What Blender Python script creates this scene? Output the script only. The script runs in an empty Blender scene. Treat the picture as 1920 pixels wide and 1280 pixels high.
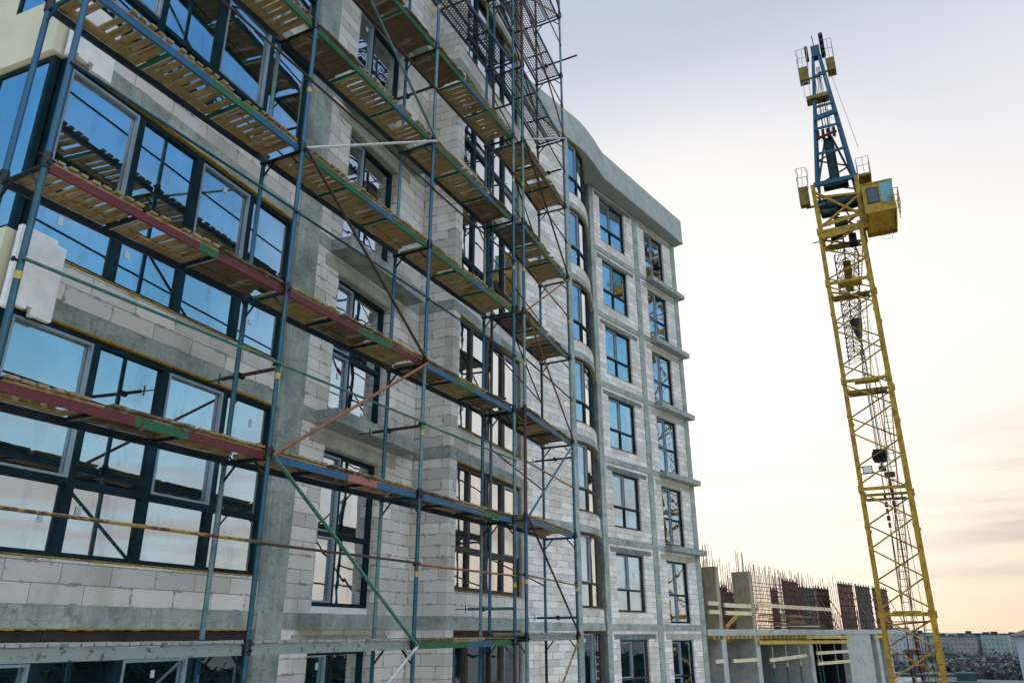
import bpy, bmesh, math, random
from mathutils import Vector, Matrix
R = math.radians
random.seed(7)
rnd = random.random
def U(a, b): return a + (b - a) * random.random()
sc = bpy.context.scene
COL = sc.collection

# ------------------------------------------------------------------ camera
CAMP = Vector((-6.2722, -6.2245, 0.1417))
yaw, pitch, roll, FPX = 0.47132, 0.36069, -0.0024, 1443.4
fw = Vector((math.cos(pitch) * math.cos(yaw), math.cos(pitch) * math.sin(yaw), math.sin(pitch)))
rt = fw.cross(Vector((0, 0, 1))).normalized(); up = rt.cross(fw)
r2 = rt * math.cos(roll) + up * math.sin(roll); u2 = -rt * math.sin(roll) + up * math.cos(roll)
cd = bpy.data.cameras.new('camera'); cam = bpy.data.objects.new('camera', cd); COL.objects.link(cam)
cam.matrix_world = Matrix(((r2.x, u2.x, -fw.x, CAMP.x), (r2.y, u2.y, -fw.y, CAMP.y), (r2.z, u2.z, -fw.z, CAMP.z), (0, 0, 0, 1)))
cd.sensor_width = 36; cd.lens = FPX / 1920 * 36; cd.clip_start = 0.05; cd.clip_end = 6000
sc.camera = cam

# ------------------------------------------------------------------ world
SUN_AZ, SUN_EL = R(12), R(17)
def lin(c): return tuple(((x / 255 + .055) / 1.055) ** 2.4 if x > 10 else x / 255 / 12.92 for x in c)
w = bpy.data.worlds.new('World'); sc.world = w; w.use_nodes = True
nt = w.node_tree; nt.nodes.clear()
def N(nt, t, **k):
    n = nt.nodes.new(t)
    for a, b in k.items(): setattr(n, a, b)
    return n
def Lk(nt, a, b): nt.links.new(a, b)
def mth(nt, op, a, b=None, c=None, clamp=False):
    n = N(nt, 'ShaderNodeMath', operation=op, use_clamp=clamp)
    for i, v in enumerate((a, b, c)):
        if v is None: continue
        if isinstance(v, (int, float)): n.inputs[i].default_value = v
        else: Lk(nt, v, n.inputs[i])
    return n.outputs[0]
def mrange(nt, v, a, b, c=0., d=1., smooth=True):
    n = N(nt, 'ShaderNodeMapRange', interpolation_type='SMOOTHSTEP' if smooth else 'LINEAR')
    Lk(nt, v, n.inputs[0]); n.inputs[1].default_value = a; n.inputs[2].default_value = b; n.inputs[3].default_value = c; n.inputs[4].default_value = d
    return n.outputs[0]
def ramp(nt, v, stops, interp='LINEAR'):
    n = N(nt, 'ShaderNodeValToRGB'); n.color_ramp.interpolation = interp
    e = n.color_ramp.elements
    while len(e) > 1: e.remove(e[-1])
    e[0].position = stops[0][0]; e[0].color = tuple(stops[0][1]) + (1,)
    for p, c in stops[1:]:
        x = e.new(p); x.color = tuple(c) + (1,)
    if v is not None: Lk(nt, v, n.inputs[0])
    return n.outputs[0]
def mix(nt, f, a, b, mode='MIX'):
    n = N(nt, 'ShaderNodeMix', data_type='RGBA', blend_type=mode)
    for s, v in ((n.inputs[0], f), (n.inputs[6], a), (n.inputs[7], b)):
        if isinstance(v, (int, float)): s.default_value = v
        elif isinstance(v, tuple): s.default_value = v + (1,) if len(v) == 3 else v
        else: Lk(nt, v, s)
    return n.outputs[2]
tc = N(nt, 'ShaderNodeTexCoord')
sx = N(nt, 'ShaderNodeSeparateXYZ'); Lk(nt, tc.outputs['Generated'], sx.inputs[0])
el = mth(nt, 'MULTIPLY', mth(nt, 'ARCSINE', sx.outputs[2]), 2 / math.pi)          # -1..1
az = mth(nt, 'ARCTAN2', sx.outputs[1], sx.outputs[0])
dz = mth(nt, 'ABSOLUTE', mth(nt, 'WRAP', mth(nt, 'SUBTRACT', az, R(20)), math.pi, -math.pi))
E_ = lambda d: d / 90.
elc = mth(nt, 'MAXIMUM', el, 0.0)
warm = ramp(nt, elc, [(E_(0), lin((229, 204, 181))), (E_(4), lin((240, 215, 191))), (E_(8), lin((246, 225, 206))), (E_(13), lin((251, 238, 224))), (E_(19), lin((254, 247, 240))),
                      (E_(25), lin((246, 241, 237))), (E_(33), lin((226, 226, 231))), (E_(42), lin((188, 198, 216))), (E_(54), lin((160, 185, 215))), (1.0, lin((190, 210, 235)))])
cool = ramp(nt, elc, [(E_(0), lin((214, 206, 196))), (E_(4), lin((198, 214, 218))), (E_(9), lin((176, 210, 226))), (E_(14), lin((152, 206, 234))), (E_(20), lin((116, 184, 230))),
                      (E_(30), lin((88, 160, 222))), (E_(45), lin((76, 144, 212))), (E_(60), lin((150, 190, 235))), (1.0, lin((190, 210, 235)))])
side = mrange(nt, dz, R(36), R(66))
skyc = mix(nt, side, warm, cool)
# streaks of grey cloud low over the horizon
mp = N(nt, 'ShaderNodeMapping'); Lk(nt, tc.outputs['Generated'], mp.inputs[0]); mp.inputs['Scale'].default_value = (2.2, 2.2, 22)
nz = N(nt, 'ShaderNodeTexNoise'); Lk(nt, mp.outputs[0], nz.inputs[0]); nz.inputs['Scale'].default_value = 1.35; nz.inputs['Detail'].default_value = 5; nz.inputs['Roughness'].default_value = .5
band = mth(nt, 'MULTIPLY', mrange(nt, el, E_(1), E_(4.5)), mrange(nt, el, E_(8), E_(15), 1, 0))
cl = mth(nt, 'MULTIPLY', mth(nt, 'MULTIPLY', mrange(nt, nz.outputs[0], .42, .62), band), .85)
skyc = mix(nt, cl, skyc, lin((184, 170, 160)))
mp2 = N(nt, 'ShaderNodeMapping'); Lk(nt, tc.outputs['Generated'], mp2.inputs[0]); mp2.inputs['Scale'].default_value = (1.5, 1.5, 4)
nz2 = N(nt, 'ShaderNodeTexNoise'); Lk(nt, mp2.outputs[0], nz2.inputs[0]); nz2.inputs['Scale'].default_value = 1.2; nz2.inputs['Detail'].default_value = 4
skyc = mix(nt, mth(nt, 'MULTIPLY', mrange(nt, nz2.outputs[0], .45, .7), .16), skyc, lin((238, 236, 240)))
# glow round the veiled sun
sd_ = Vector((math.cos(SUN_EL) * math.cos(SUN_AZ), math.cos(SUN_EL) * math.sin(SUN_AZ), math.sin(SUN_EL)))
vd = N(nt, 'ShaderNodeVectorMath', operation='DOT_PRODUCT'); Lk(nt, tc.outputs['Generated'], vd.inputs[0]); vd.inputs[1].default_value = sd_
gl = mrange(nt, vd.outputs['Value'], math.cos(R(24)), math.cos(R(2)))
skyc = mix(nt, mth(nt, 'MULTIPLY', gl, .7), skyc, (1.05, .99, .91))
# unseen sky overhead and behind the camera, brightened to light the facade
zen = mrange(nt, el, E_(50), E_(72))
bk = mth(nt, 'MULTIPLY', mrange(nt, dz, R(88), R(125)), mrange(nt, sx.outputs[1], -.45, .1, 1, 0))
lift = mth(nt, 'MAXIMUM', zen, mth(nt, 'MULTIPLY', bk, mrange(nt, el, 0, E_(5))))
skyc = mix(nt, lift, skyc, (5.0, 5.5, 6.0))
skyc = mix(nt, mrange(nt, el, -.02, -.002), (.16, .17, .17), skyc)
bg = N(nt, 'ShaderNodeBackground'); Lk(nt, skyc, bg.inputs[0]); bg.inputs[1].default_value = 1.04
sk = N(nt, 'ShaderNodeTexSky', sky_type='NISHITA', sun_disc=False, sun_elevation=SUN_EL, sun_rotation=math.pi / 2 - SUN_AZ)
bg2 = N(nt, 'ShaderNodeBackground'); Lk(nt, sk.outputs[0], bg2.inputs[0]); bg2.inputs[1].default_value = 0.006
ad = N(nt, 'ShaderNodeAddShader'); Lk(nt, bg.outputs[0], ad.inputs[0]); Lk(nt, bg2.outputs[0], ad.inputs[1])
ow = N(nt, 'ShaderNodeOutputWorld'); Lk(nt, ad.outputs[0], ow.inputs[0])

ld = bpy.data.lights.new('sun', 'SUN'); ld.energy = 2.0; ld.angle = R(3); ld.color = (1, .86, .7)
sun = bpy.data.objects.new('sun', ld); COL.objects.link(sun); sun.rotation_euler = (-sd_).to_track_quat('-Z', 'Y').to_euler()
sc.view_settings.view_transform = 'Standard'; sc.view_settings.look = 'None'; sc.view_settings.exposure = 0; sc.view_settings.gamma = 1
sc.cycles.max_bounces = 6

# ------------------------------------------------------------------ materials
MATS = {}
def newmat(name):
    m = bpy.data.materials.new(name); m.use_nodes = True; MATS[name] = m
    return m, m.node_tree, m.node_tree.nodes['Principled BSDF']
def noise(nt, vec, scale, detail=4, rough=.55):
    n = N(nt, 'ShaderNodeTexNoise'); n.inputs['Scale'].default_value = scale; n.inputs['Detail'].default_value = detail; n.inputs['Roughness'].default_value = rough
    if vec is not None: Lk(nt, vec, n.inputs[0])
    return n.outputs[0]
def coords(nt, kind='Object', scale=(1, 1, 1)):
    t = N(nt, 'ShaderNodeTexCoord')
    if scale == (1, 1, 1): return t.outputs[kind]
    m = N(nt, 'ShaderNodeMapping'); Lk(nt, t.outputs[kind], m.inputs[0]); m.inputs['Scale'].default_value = scale
    return m.outputs[0]
def bump(nt, bsdf, h, strength=.3, dist=.01):
    b = N(nt, 'ShaderNodeBump'); b.inputs['Strength'].default_value = strength; b.inputs['Distance'].default_value = dist
    Lk(nt, h, b.inputs['Height']); Lk(nt, b.outputs[0], bsdf.inputs['Normal'])

def mat_aac():
    m, nt, b = newmat('aac')
    uv = coords(nt, 'UV')
    def brick(c1, c2, mo, ms):
        n = N(nt, 'ShaderNodeTexBrick', offset=.5); Lk(nt, uv, n.inputs[0])
        n.inputs['Color1'].default_value = c1; n.inputs['Color2'].default_value = c2; n.inputs['Mortar'].default_value = mo
        n.inputs['Scale'].default_value = 1; n.inputs['Mortar Size'].default_value = ms; n.inputs['Mortar Smooth'].default_value = .2
        n.inputs['Brick Width'].default_value = .6; n.inputs['Row Height'].default_value = .2; n.inputs['Bias'].default_value = -.1
        return n
    n1 = brick((.52, .52, .51, 1), (.76, .75, .73, 1), (.23, .235, .23, 1), .0050)
    big = noise(nt, coords(nt, 'Object'), .7, 3)
    c = mix(nt, mrange(nt, big, .4, .7), n1.outputs[0], (.94, .90, .84), 'MULTIPLY')
    sp = noise(nt, coords(nt, 'Object'), 28, 3)
    c = mix(nt, mrange(nt, sp, .3, .75, .0, .35), c, (.82, .82, .83), 'MULTIPLY')
    # wider glue squeezed out of some head joints and bed joints
    n2 = brick((0, 0, 0, 1), (0, 0, 0, 1), (1, 1, 1, 1), .022)
    pat = noise(nt, coords(nt, 'UV', (2.6, 3.4, 1)), 1.6, 3, .7)
    g = mth(nt, 'MULTIPLY', n2.outputs[0], mrange(nt, pat, .545, .60))
    c = mix(nt, g, c, (.27, .29, .28))
    # small mortar patches
    v = noise(nt, coords(nt, 'UV', (3.0, 2.2, 1)), 1.7, 5, .6)
    c = mix(nt, mrange(nt, v, .70, .72), c, (.30, .32, .31))
    ch = noise(nt, coords(nt, 'UV', (1, 1.2, 1)), 11, 3, .5)
    n3 = brick((0, 0, 0, 1), (0, 0, 0, 1), (1, 1, 1, 1), .03)
    c = mix(nt, mth(nt, 'MULTIPLY', n3.outputs[0], mrange(nt, ch, .69, .72)), c, (.24, .25, .25))
    dm = noise(nt, coords(nt, 'Object', (1, 1, .45)), 1.9, 4, .6)
    c = mix(nt, mrange(nt, dm, .50, .72, 0, .5), c, (.66, .60, .50), 'MULTIPLY')
    Lk(nt, c, b.inputs['Base Color']); b.inputs['Roughness'].default_value = .93
    h = mth(nt, 'ADD', mth(nt, 'MULTIPLY', n1.outputs[1], -1.), mth(nt, 'MULTIPLY', sp, .25))
    bump(nt, b, h, .5, .006)
    return m
def mat_concrete(name='concrete', base=(.27, .32, .30), dark=(.13, .17, .15), light=(.42, .46, .43), boards=True):
    m, nt, b = newmat(name)
    o = coords(nt, 'Object')
    a = noise(nt, o, 2.2, 6, .65)
    c = ramp(nt, a, [(.30, dark), (.5, base), (.72, light)])
    st = noise(nt, coords(nt, 'Object', (9, 9, .8)), 1.6, 4)
    c = mix(nt, mrange(nt, st, .45, .75, 0, .55), c, dark)
    dr = noise(nt, coords(nt, 'Object', (24, 24, .7)), 1.0, 3, .6)
    c = mix(nt, mth(nt, 'MULTIPLY', mrange(nt, dr, .60, .72, 0, .6), mrange(nt, a, .4, .6)), c, tuple(x * .7 for x in dark))
    fine = noise(nt, o, 34, 4, .7)
    c = mix(nt, mrange(nt, fine, .35, .75, 0, .4), c, light)
    if boards:
        wv = N(nt, 'ShaderNodeTexWave', wave_type='BANDS', bands_direction='Z', wave_profile='SAW'); Lk(nt, o, wv.inputs[0]); wv.inputs['Scale'].default_value = 1.5; wv.inputs['Distortion'].default_value = .3
        c = mix(nt, mrange(nt, wv.outputs[1], .97, 1, 0, .5), c, dark)
    Lk(nt, c, b.inputs['Base Color']); b.inputs['Roughness'].default_value = .88
    seam = N(nt, 'ShaderNodeTexBrick', offset=0); Lk(nt, coords(nt, 'UV'), seam.inputs[0])
    for k_, v_ in (('Scale', 1), ('Mortar Size', .006), ('Mortar Smooth', .4), ('Brick Width', 1.37), ('Row Height', 7.3)): seam.inputs[k_].default_value = v_
    c = mix(nt, mth(nt, 'MULTIPLY', seam.outputs[1], .7), c, dark)
    mid = noise(nt, coords(nt, 'Object', (1, 1, 1.6)), 7.5, 6, .7)
    c = mix(nt, mrange(nt, mid, .52, .66, 0, .7), c, dark)
    mid2 = noise(nt, coords(nt, 'Object', (1.1, 1.2, 1)), 5.0, 6, .75)
    c = mix(nt, mrange(nt, mid2, .56, .7, 0, .55), c, light)
    Lk(nt, c, b.inputs['Base Color'])
    bump(nt, b, mth(nt, 'ADD', a, mth(nt, 'MULTIPLY', fine, .3)), .5, .01)
    return m
def mat_paint(name, c1, c2, c3, scale=9, rough=.5, t1=.55, t2=.68, metal=0., spec=.35):
    m, nt, b = newmat(name)
    o = coords(nt, 'Object')
    a = noise(nt, o, scale, 5, .65)
    c = mix(nt, mrange(nt, a, t1 - .03, t1 + .03), c1, c2)
    a2 = noise(nt, coords(nt, 'Object', (1.3, 1.1, .9)), scale * 1.7, 5, .7)
    c = mix(nt, mrange(nt, a2, t2 - .02, t2 + .02), c, c3)
    sp_ = noise(nt, coords(nt, 'Object', (1, 1, .8)), scale * 3.1, 3, .7)
    c = mix(nt, mrange(nt, sp_, .70, .73, 0, .8), c, (.32, .34, .33))
    Lk(nt, c, b.inputs['Base Color']); b.inputs['Roughness'].default_value = rough; b.inputs['Metallic'].default_value = metal
    b.inputs['Specular IOR Level'].default_value = spec
    bump(nt, b, a2, .25, .004)
    return m
def mat_flat(name, c, rough=.6, var=.25, scale=3., spec=.25):
    m, nt, b = newmat(name); b.inputs['Specular IOR Level'].default_value = spec
    a = noise(nt, coords(nt, 'Object'), scale, 4)
    d = tuple(x * (1 - var) for x in c)
    Lk(nt, mix(nt, mrange(nt, a, .35, .65), d, c), b.inputs['Base Color']); b.inputs['Roughness'].default_value = rough
    return m
def mat_wood(name, c1, c2, c3):
    m, nt, b = newmat(name)
    uv = coords(nt, 'UV', (1.2, 16, 1))
    a = noise(nt, uv, 2.2, 5, .6)
    c = ramp(nt, a, [(.3, c1), (.5, c2), (.72, c3)])
    bl = noise(nt, coords(nt, 'Object'), 5, 5, .65)
    c = mix(nt, mrange(nt, bl, .5, .72, 0, .65), c, tuple(x * .42 for x in c1))
    bl2 = noise(nt, coords(nt, 'Object', (3, .7, 3)), 2.4, 3, .6)
    c = mix(nt, mrange(nt, bl2, .55, .7, 0, .55), c, (.42, .40, .33))
    Lk(nt, c, b.inputs['Base Color']); b.inputs['Roughness'].default_value = .85
    bump(nt, b, a, .4, .004)
    return m
def mat_glass(name, amt, dist, scale, tint=(.80, .92, 1.0)):
    m, nt, b = newmat(name)
    nt.nodes.remove(b)
    out = [n for n in nt.nodes if n.type == 'OUTPUT_MATERIAL'][0]
    g = N(nt, 'ShaderNodeBsdfGlossy'); g.inputs['Roughness'].default_value = .012; g.inputs['Color'].default_value = tint + (1,)
    o = coords(nt, 'Object')
    a = noise(nt, o, scale, 2, .4)
    bp = N(nt, 'ShaderNodeBump'); bp.inputs['Strength'].default_value = amt; bp.inputs['Distance'].default_value = dist; Lk(nt, a, bp.inputs['Height'])
    Lk(nt, bp.outputs[0], g.inputs['Normal'])
    d = N(nt, 'ShaderNodeBsdfDiffuse'); teal_var = noise(nt, coords(nt, 'Object', (1, 1, .5)), 1.3, 3)
    Lk(nt, mix(nt, teal_var, (.008, .045, .055), (.035, .095, .11)), d.inputs[0])  # teal tone of the dark reflections put into the pane's diffuse colour
    fr = N(nt, 'ShaderNodeFresnel'); fr.inputs[0].default_value = 2.6
    f = mth(nt, 'ADD', mth(nt, 'MULTIPLY', fr.outputs[0], .75), .52, clamp=True)
    du = noise(nt, coords(nt, 'Object', (1, 1, .35)), 3.1, 6, .7); du2 = noise(nt, coords(nt, 'Object'), .9, 2)
    f = mth(nt, 'SUBTRACT', f, mth(nt, 'ADD', mrange(nt, du, .5, .75, 0, .16), mrange(nt, du2, .4, .65, 0, .10)))
    mx = N(nt, 'ShaderNodeMixShader'); Lk(nt, f, mx.inputs[0]); Lk(nt, d.outputs[0], mx.inputs[1]); Lk(nt, g.outputs[0], mx.inputs[2])
    Lk(nt, mx.outputs[0], out.inputs[0])
    return m
def mat_perf():
    m, nt, b = newmat('perforated')
    uv = N(nt, 'ShaderNodeTexCoord').outputs['UV']
    s = N(nt, 'ShaderNodeSeparateXYZ'); Lk(nt, uv, s.inputs[0])
    P_ = .072
    row = mth(nt, 'FLOOR', mth(nt, 'DIVIDE', s.outputs[1], P_ * .8))
    fx = mth(nt, 'SUBTRACT', mth(nt, 'FRACT', mth(nt, 'ADD', mth(nt, 'DIVIDE', s.outputs[0], P_), mth(nt, 'MULTIPLY', row, .5))), .5)
    fy = mth(nt, 'MULTIPLY', mth(nt, 'SUBTRACT', mth(nt, 'FRACT', mth(nt, 'DIVIDE', s.outputs[1], P_ * .8)), .5), .8)
    r = mth(nt, 'SQRT', mth(nt, 'ADD', mth(nt, 'MULTIPLY', fx, fx), mth(nt, 'MULTIPLY', fy, fy)))
    hole = mth(nt, 'LESS_THAN', r, .37)
    b.inputs['Base Color'].default_value = (.055, .06, .065, 1); b.inputs['Roughness'].default_value = .6; b.inputs['Metallic'].default_value = .3
    Lk(nt, mth(nt, 'SUBTRACT', 1.0, hole), b.inputs['Alpha'])
    return m
def mat_rail(name, segs):
    """painted channel whose coat changes colour along its length (UV x from 0 to 1)"""
    m, nt, b = newmat(name)
    uv = N(nt, 'ShaderNodeTexCoord').outputs['UV']
    s = N(nt, 'ShaderNodeSeparateXYZ'); Lk(nt, uv, s.inputs[0])
    wob = mth(nt, 'MULTIPLY', mth(nt, 'SUBTRACT', noise(nt, coords(nt, 'Object'), 14, 4), .5), .05)
    x = mth(nt, 'DIVIDE', mth(nt, 'ADD', s.outputs[0], wob), 3.02)
    cols = {'r': (.135, .012, .014), 'g': (.008, .135, .045), 'b': (.008, .11, .24), 'p': (.36, .12, .11), 'y': (.16, .15, .02), 'n': (.09, .05, .03), 'w': (.22, .28, .27), 'd': (.02, .045, .08), 't': (.02, .16, .17)}
    c = ramp(nt, x, [(p, cols[k]) for p, k in segs], 'CONSTANT')
    a = noise(nt, coords(nt, 'Object', (1, 1, 1)), 11, 6, .7)
    c = mix(nt, mrange(nt, a, .56, .62, 0, .8), c, (.07, .04, .03))
    a2 = noise(nt, coords(nt, 'Object', (2, 2, 5)), 17, 5, .7)
    c = mix(nt, mrange(nt, a2, .66, .70), c, (.30, .36, .36))
    Lk(nt, c, b.inputs['Base Color']); b.inputs['Roughness'].default_value = .5
    bump(nt, b, a, .3, .004)
    return m
mat_aac()
mat_concrete()
mat_concrete('concrete_dark', (.15, .19, .17), (.07, .09, .08), (.24, .27, .25))
mat_concrete('concrete_lintel', (.36, .35, .29), (.22, .22, .18), (.44, .42, .36), False)
mat_concrete('concrete_cornice', (.34, .39, .385), (.22, .27, .26), (.43, .48, .47), False)
mat_concrete('concrete_far', (.36, .39, .37), (.22, .25, .24), (.46, .48, .46), False)
mat_concrete('concrete_warm', (.32, .28, .19), (.20, .17, .12), (.40, .35, .25), False)
mat_flat('render_coat', (.70, .68, .52), .9, .12, 1.2)
mat_flat('styrofoam', (.80, .82, .84), .9, .12, 6)
mat_flat('frame_dark', (.010, .040, .054), .55, .3, 5, .12)
mat_flat('frame_brown', (.075, .068, .070), .5, .25, 5, .15)
mat_flat('header_brown', (.045, .035, .03), .6, .3, 4)
mat_flat('sticker_pale', (.50, .60, .66), .6, .1, 3)
mat_flat('sash_light', (.27, .36, .43), .35, .12, 3)
mat_paint('foam_yellow', (.38, .24, .03), (.26, .15, .02), (.05, .04, .02), 30, .9, .55, .62)
mat_glass('glass', .10, .006, 1.4, (.88, .96, 1.0))
mat_glass('glass_wavy', .24, .016, 1.7, (.92, .97, 1.0))
mat_paint('steel_blue', (.005, .080, .19), (.006, .095, .14), (.09, .05, .03), 8, .5, .52, .64)
mat_paint('steel_teal', (.006, .07, .095), (.006, .09, .15), (.08, .045, .035), 8, .5, .52, .62)
mat_paint('steel_grey', (.12, .19, .20), (.05, .17, .18), (.12, .08, .06), 8, .5, .50, .66)
mat_paint('steel_rust', (.085, .040, .028), (.04, .05, .05), (.16, .08, .05), 9, .75)
mat_paint('steel_dark', (.012, .018, .022), (.02, .05, .05), (.06, .03, .02), 9, .6)
mat_paint('steel_copper', (.24, .10, .05), (.17, .07, .045), (.30, .16, .06), 9, .7)
mat_paint('steel_yellowrust', (.32, .20, .05), (.12, .055, .03), (.07, .03, .025), 9, .7, .48, .62)
mat_paint('steel_greenbar', (.03, .17, .12), (.10, .18, .15), (.26, .32, .30), 8, .5)
mat_paint('steel_pale', (.40, .45, .44), (.30, .33, .31), (.14, .10, .07), 9, .5)
mat_flat('marker_yellow', (.50, .36, .08), .6, .3, 20)
mat_wood('wood', (.19, .13, .05), (.28, .20, .08), (.40, .30, .13))
mat_wood('wood_dark', (.09, .06, .035), (.14, .095, .05), (.20, .14, .075))
mat_wood('wood_grey', (.20, .22, .21), (.27, .30, .29), (.34, .37, .36))
mat_wood('wood_end', (.42, .27, .14), (.52, .35, .19), (.60, .42, .24))
mat_perf()
mat_paint('crane_yellow', (.44, .275, .018), (.30, .18, .02), (.10, .05, .02), 3.2, .6, .52, .63)
mat_paint('crane_yellow_dark', (.22, .15, .02), (.15, .10, .015), (.06, .03, .02), 2.5, .6)
mat_paint('crane_blue', (.004, .085, .15), (.008, .07, .11), (.05, .03, .02), 1.5, .5, .6, .72)
mat_flat('crane_dark', (.015, .02, .035), .6, .3, 3)
mat_flat('crane_green', (.012, .05, .05), .6, .4, 2)
mat_flat('jib_dark', (.03, .028, .05), .6, .3, 2)
mat_flat('cable_dark', (.03, .025, .03), .7, .2, 3)
mat_flat('shackle_red', (.13, .035, .03), .6, .3, 8)
mat_paint('panel_blue_peeling', (.12, .38, .46), (.16, .42, .50), (.20, .06, .02), 1.7, .6, .5, .58)
mat_flat('cab_glass', (.10, .12, .16), .15, .2, 2)
mat_flat('formwork_brown', (.20, .125, .085), .8, .35, 1.2)
mat_flat('formwork_green', (.10, .11, .085), .8, .35, 1.2)
mat_flat('rebar', (.13, .075, .06), .9, .3, 2)
mat_flat('timber_yellow', (.52, .36, .08), .8, .25, 2)
mat_flat('timber_pale', (.62, .55, .38), .8, .2, 2)
mat_flat('prop_green', (.03, .14, .11), .6, .5, 4)
mat_flat('bar_pink', (.24, .13, .12), .8, .3, 4)
mat_flat('tarp_blue', (.02, .22, .38), .6, .3, 2)
mat_flat('interior_shade', (.02, .03, .03), .9, .3, 1)

# ------------------------------------------------------------------ mesh builder
ORG = {}
class Fr:
    """facade frame: s along, d into the building, z up"""
    def __init__(s, ox, oy, th):
        s.o = Vector((ox, oy, 0)); s.u = Vector((math.cos(th), math.sin(th), 0)); s.n = Vector((-math.sin(th), math.cos(th), 0))
    def p(s, a, d, z): return s.o + s.u * a + s.n * d + Vector((0, 0, z))
WORLD = Fr(0, 0, 0)
class MB:
    def __init__(s): s.v = []; s.f = []; s.uv = []; s.mi = []; s.cur = 0
    def face(s, pts, uvs=None):
        i = len(s.v); s.v += [Vector(p) for p in pts]; s.f.append(tuple(range(i, i + len(pts))))
        s.uv += uvs if uvs else [(0, 0)] * len(pts); s.mi.append(s.cur)
    def box(s, F, a0, a1, d0, d1, z0, z1, uo=0.):
        if a1 < a0: a0, a1 = a1, a0
        if d1 < d0: d0, d1 = d1, d0
        P = F.p
        s.face([P(a0, d0, z0), P(a1, d0, z0), P(a1, d0, z1), P(a0, d0, z1)], [(a0 + uo, z0), (a1 + uo, z0), (a1 + uo, z1), (a0 + uo, z1)])
        s.face([P(a1, d1, z0), P(a0, d1, z0), P(a0, d1, z1), P(a1, d1, z1)], [(a1 + uo, z0), (a0 + uo, z0), (a0 + uo, z1), (a1 + uo, z1)])
        s.face([P(a0, d1, z0), P(a0, d0, z0), P(a0, d0, z1), P(a0, d1, z1)], [(d1 + a0, z0), (d0 + a0, z0), (d0 + a0, z1), (d1 + a0, z1)])
        s.face([P(a1, d0, z0), P(a1, d1, z0), P(a1, d1, z1), P(a1, d0, z1)], [(d0 + a1, z0), (d1 + a1, z0), (d1 + a1, z1), (d0 + a1, z1)])
        s.face([P(a0, d0, z1), P(a1, d0, z1), P(a1, d1, z1), P(a0, d1, z1)], [(a0, d0), (a1, d0), (a1, d1), (a0, d1)])
        s.face([P(a0, d1, z0), P(a1, d1, z0), P(a1, d0, z0), P(a0, d0, z0)], [(a0, d1), (a1, d1), (a1, d0), (a0, d0)])
        return s
    def beam(s, p, q, w, h=None, upv=(0, 0, 1)):
        h = h or w; p = Vector(p); q = Vector(q); t = (q - p); L = t.length; t.normalize(); uu = Vector(upv)
        if abs(t.dot(uu)) > .98: uu = Vector((1, 0, 0))
        a = t.cross(uu).normalized() * w / 2; b = a.cross(t).normalized() * h / 2
        c = [-a - b, a - b, a + b, -a + b]
        for i in range(4):
            j = (i + 1) % 4
            s.face([p + c[i], p + c[j], q + c[j], q + c[i]][::-1], [(0, i * .1), (0, i * .1 + .1), (L, i * .1 + .1), (L, i * .1)][::-1])
        s.face([p + k for k in c], [(0, 0)] * 4); s.face([q + k for k in c[::-1]], [(L, 0)] * 4)
        return s
    def tube(s, p, q, r, n=8, r1=None):
        p = Vector(p); q = Vector(q); t = (q - p); L = t.length; t.normalize(); uu = Vector((0, 0, 1))
        if abs(t.dot(uu)) > .98: uu = Vector((1, 0, 0))
        a = t.cross(uu).normalized(); b = a.cross(t); r1 = r if r1 is None else r1
        A = [p + (a * math.cos(2 * math.pi * i / n) + b * math.sin(2 * math.pi * i / n)) * r for i in range(n)]
        B = [q + (a * math.cos(2 * math.pi * i / n) + b * math.sin(2 * math.pi * i / n)) * r1 for i in range(n)]
        for i in range(n):
            j = (i + 1) % n
            s.face([A[i], B[i], B[j], A[j]], [(0, i / n), (L, i / n), (L, (i + 1) / n), (0, (i + 1) / n)])
        s.face(A, [(0, 0)] * n); s.face(B[::-1], [(L, 0)] * n)
        return s
    def path(s, pts, r, n=6):
        for a, b in zip(pts, pts[1:]): s.tube(a, b, r, n)
        return s
    def build(s, name, mat, parent=None, smooth=False):
        if not s.v: return None
        o_ = ORG.get(parent.name, Vector((0, 0, 0))) if parent else Vector((0, 0, 0))
        me = bpy.data.meshes.new(name); me.from_pydata([v - o_ for v in s.v], [], s.f)
        ul = me.uv_layers.new(name='UVMap'); flat = [c for t in s.uv for c in t]; ul.data.foreach_set('uv', flat)
        for m in (mat if isinstance(mat, (list, tuple)) else [mat]): me.materials.append(MATS[m])
        me.polygons.foreach_set('material_index', s.mi)
        bm = bmesh.new(); bm.from_mesh(me); bmesh.ops.remove_doubles(bm, verts=bm.verts, dist=1e-5); bmesh.ops.recalc_face_normals(bm, faces=bm.faces); bm.to_mesh(me); bm.free()
        if smooth:
            me.polygons.foreach_set('use_smooth', [True] * len(me.polygons))
            me.set_sharp_from_angle(angle=R(35))
        o = bpy.data.objects.new(name, me); COL.objects.link(o)
        if parent: o.parent = parent; ORG[o.name] = o_
        return o
def tag(o, label, cat, group=None, kind=None):
    if label: o['label'] = label
    if cat: o['category'] = cat
    if group: o['group'] = group
    if kind: o['kind'] = kind
    return o
def thing(name, label, cat, loc, group=None):
    o = bpy.data.objects.new(name, None); COL.objects.link(o); o.location = loc; o.empty_display_size = .3
    ORG[o.name] = Vector(loc)
    return tag(o, label, cat, group)
# tag-less single-mesh thing: origin at loc
def solo(mb, name, mat, loc, label, cat, group=None, kind=None, smooth=False):
    t = bpy.data.objects.new('tmp', None); ORG['tmp'] = Vector(loc); t.name = 'tmp'; ORG[t.name] = Vector(loc)
    o = mb.build(name, mat, t, smooth); o.parent = None; o.location = loc
    bpy.data.objects.remove(t)
    return tag(o, label, cat, group, kind)

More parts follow.
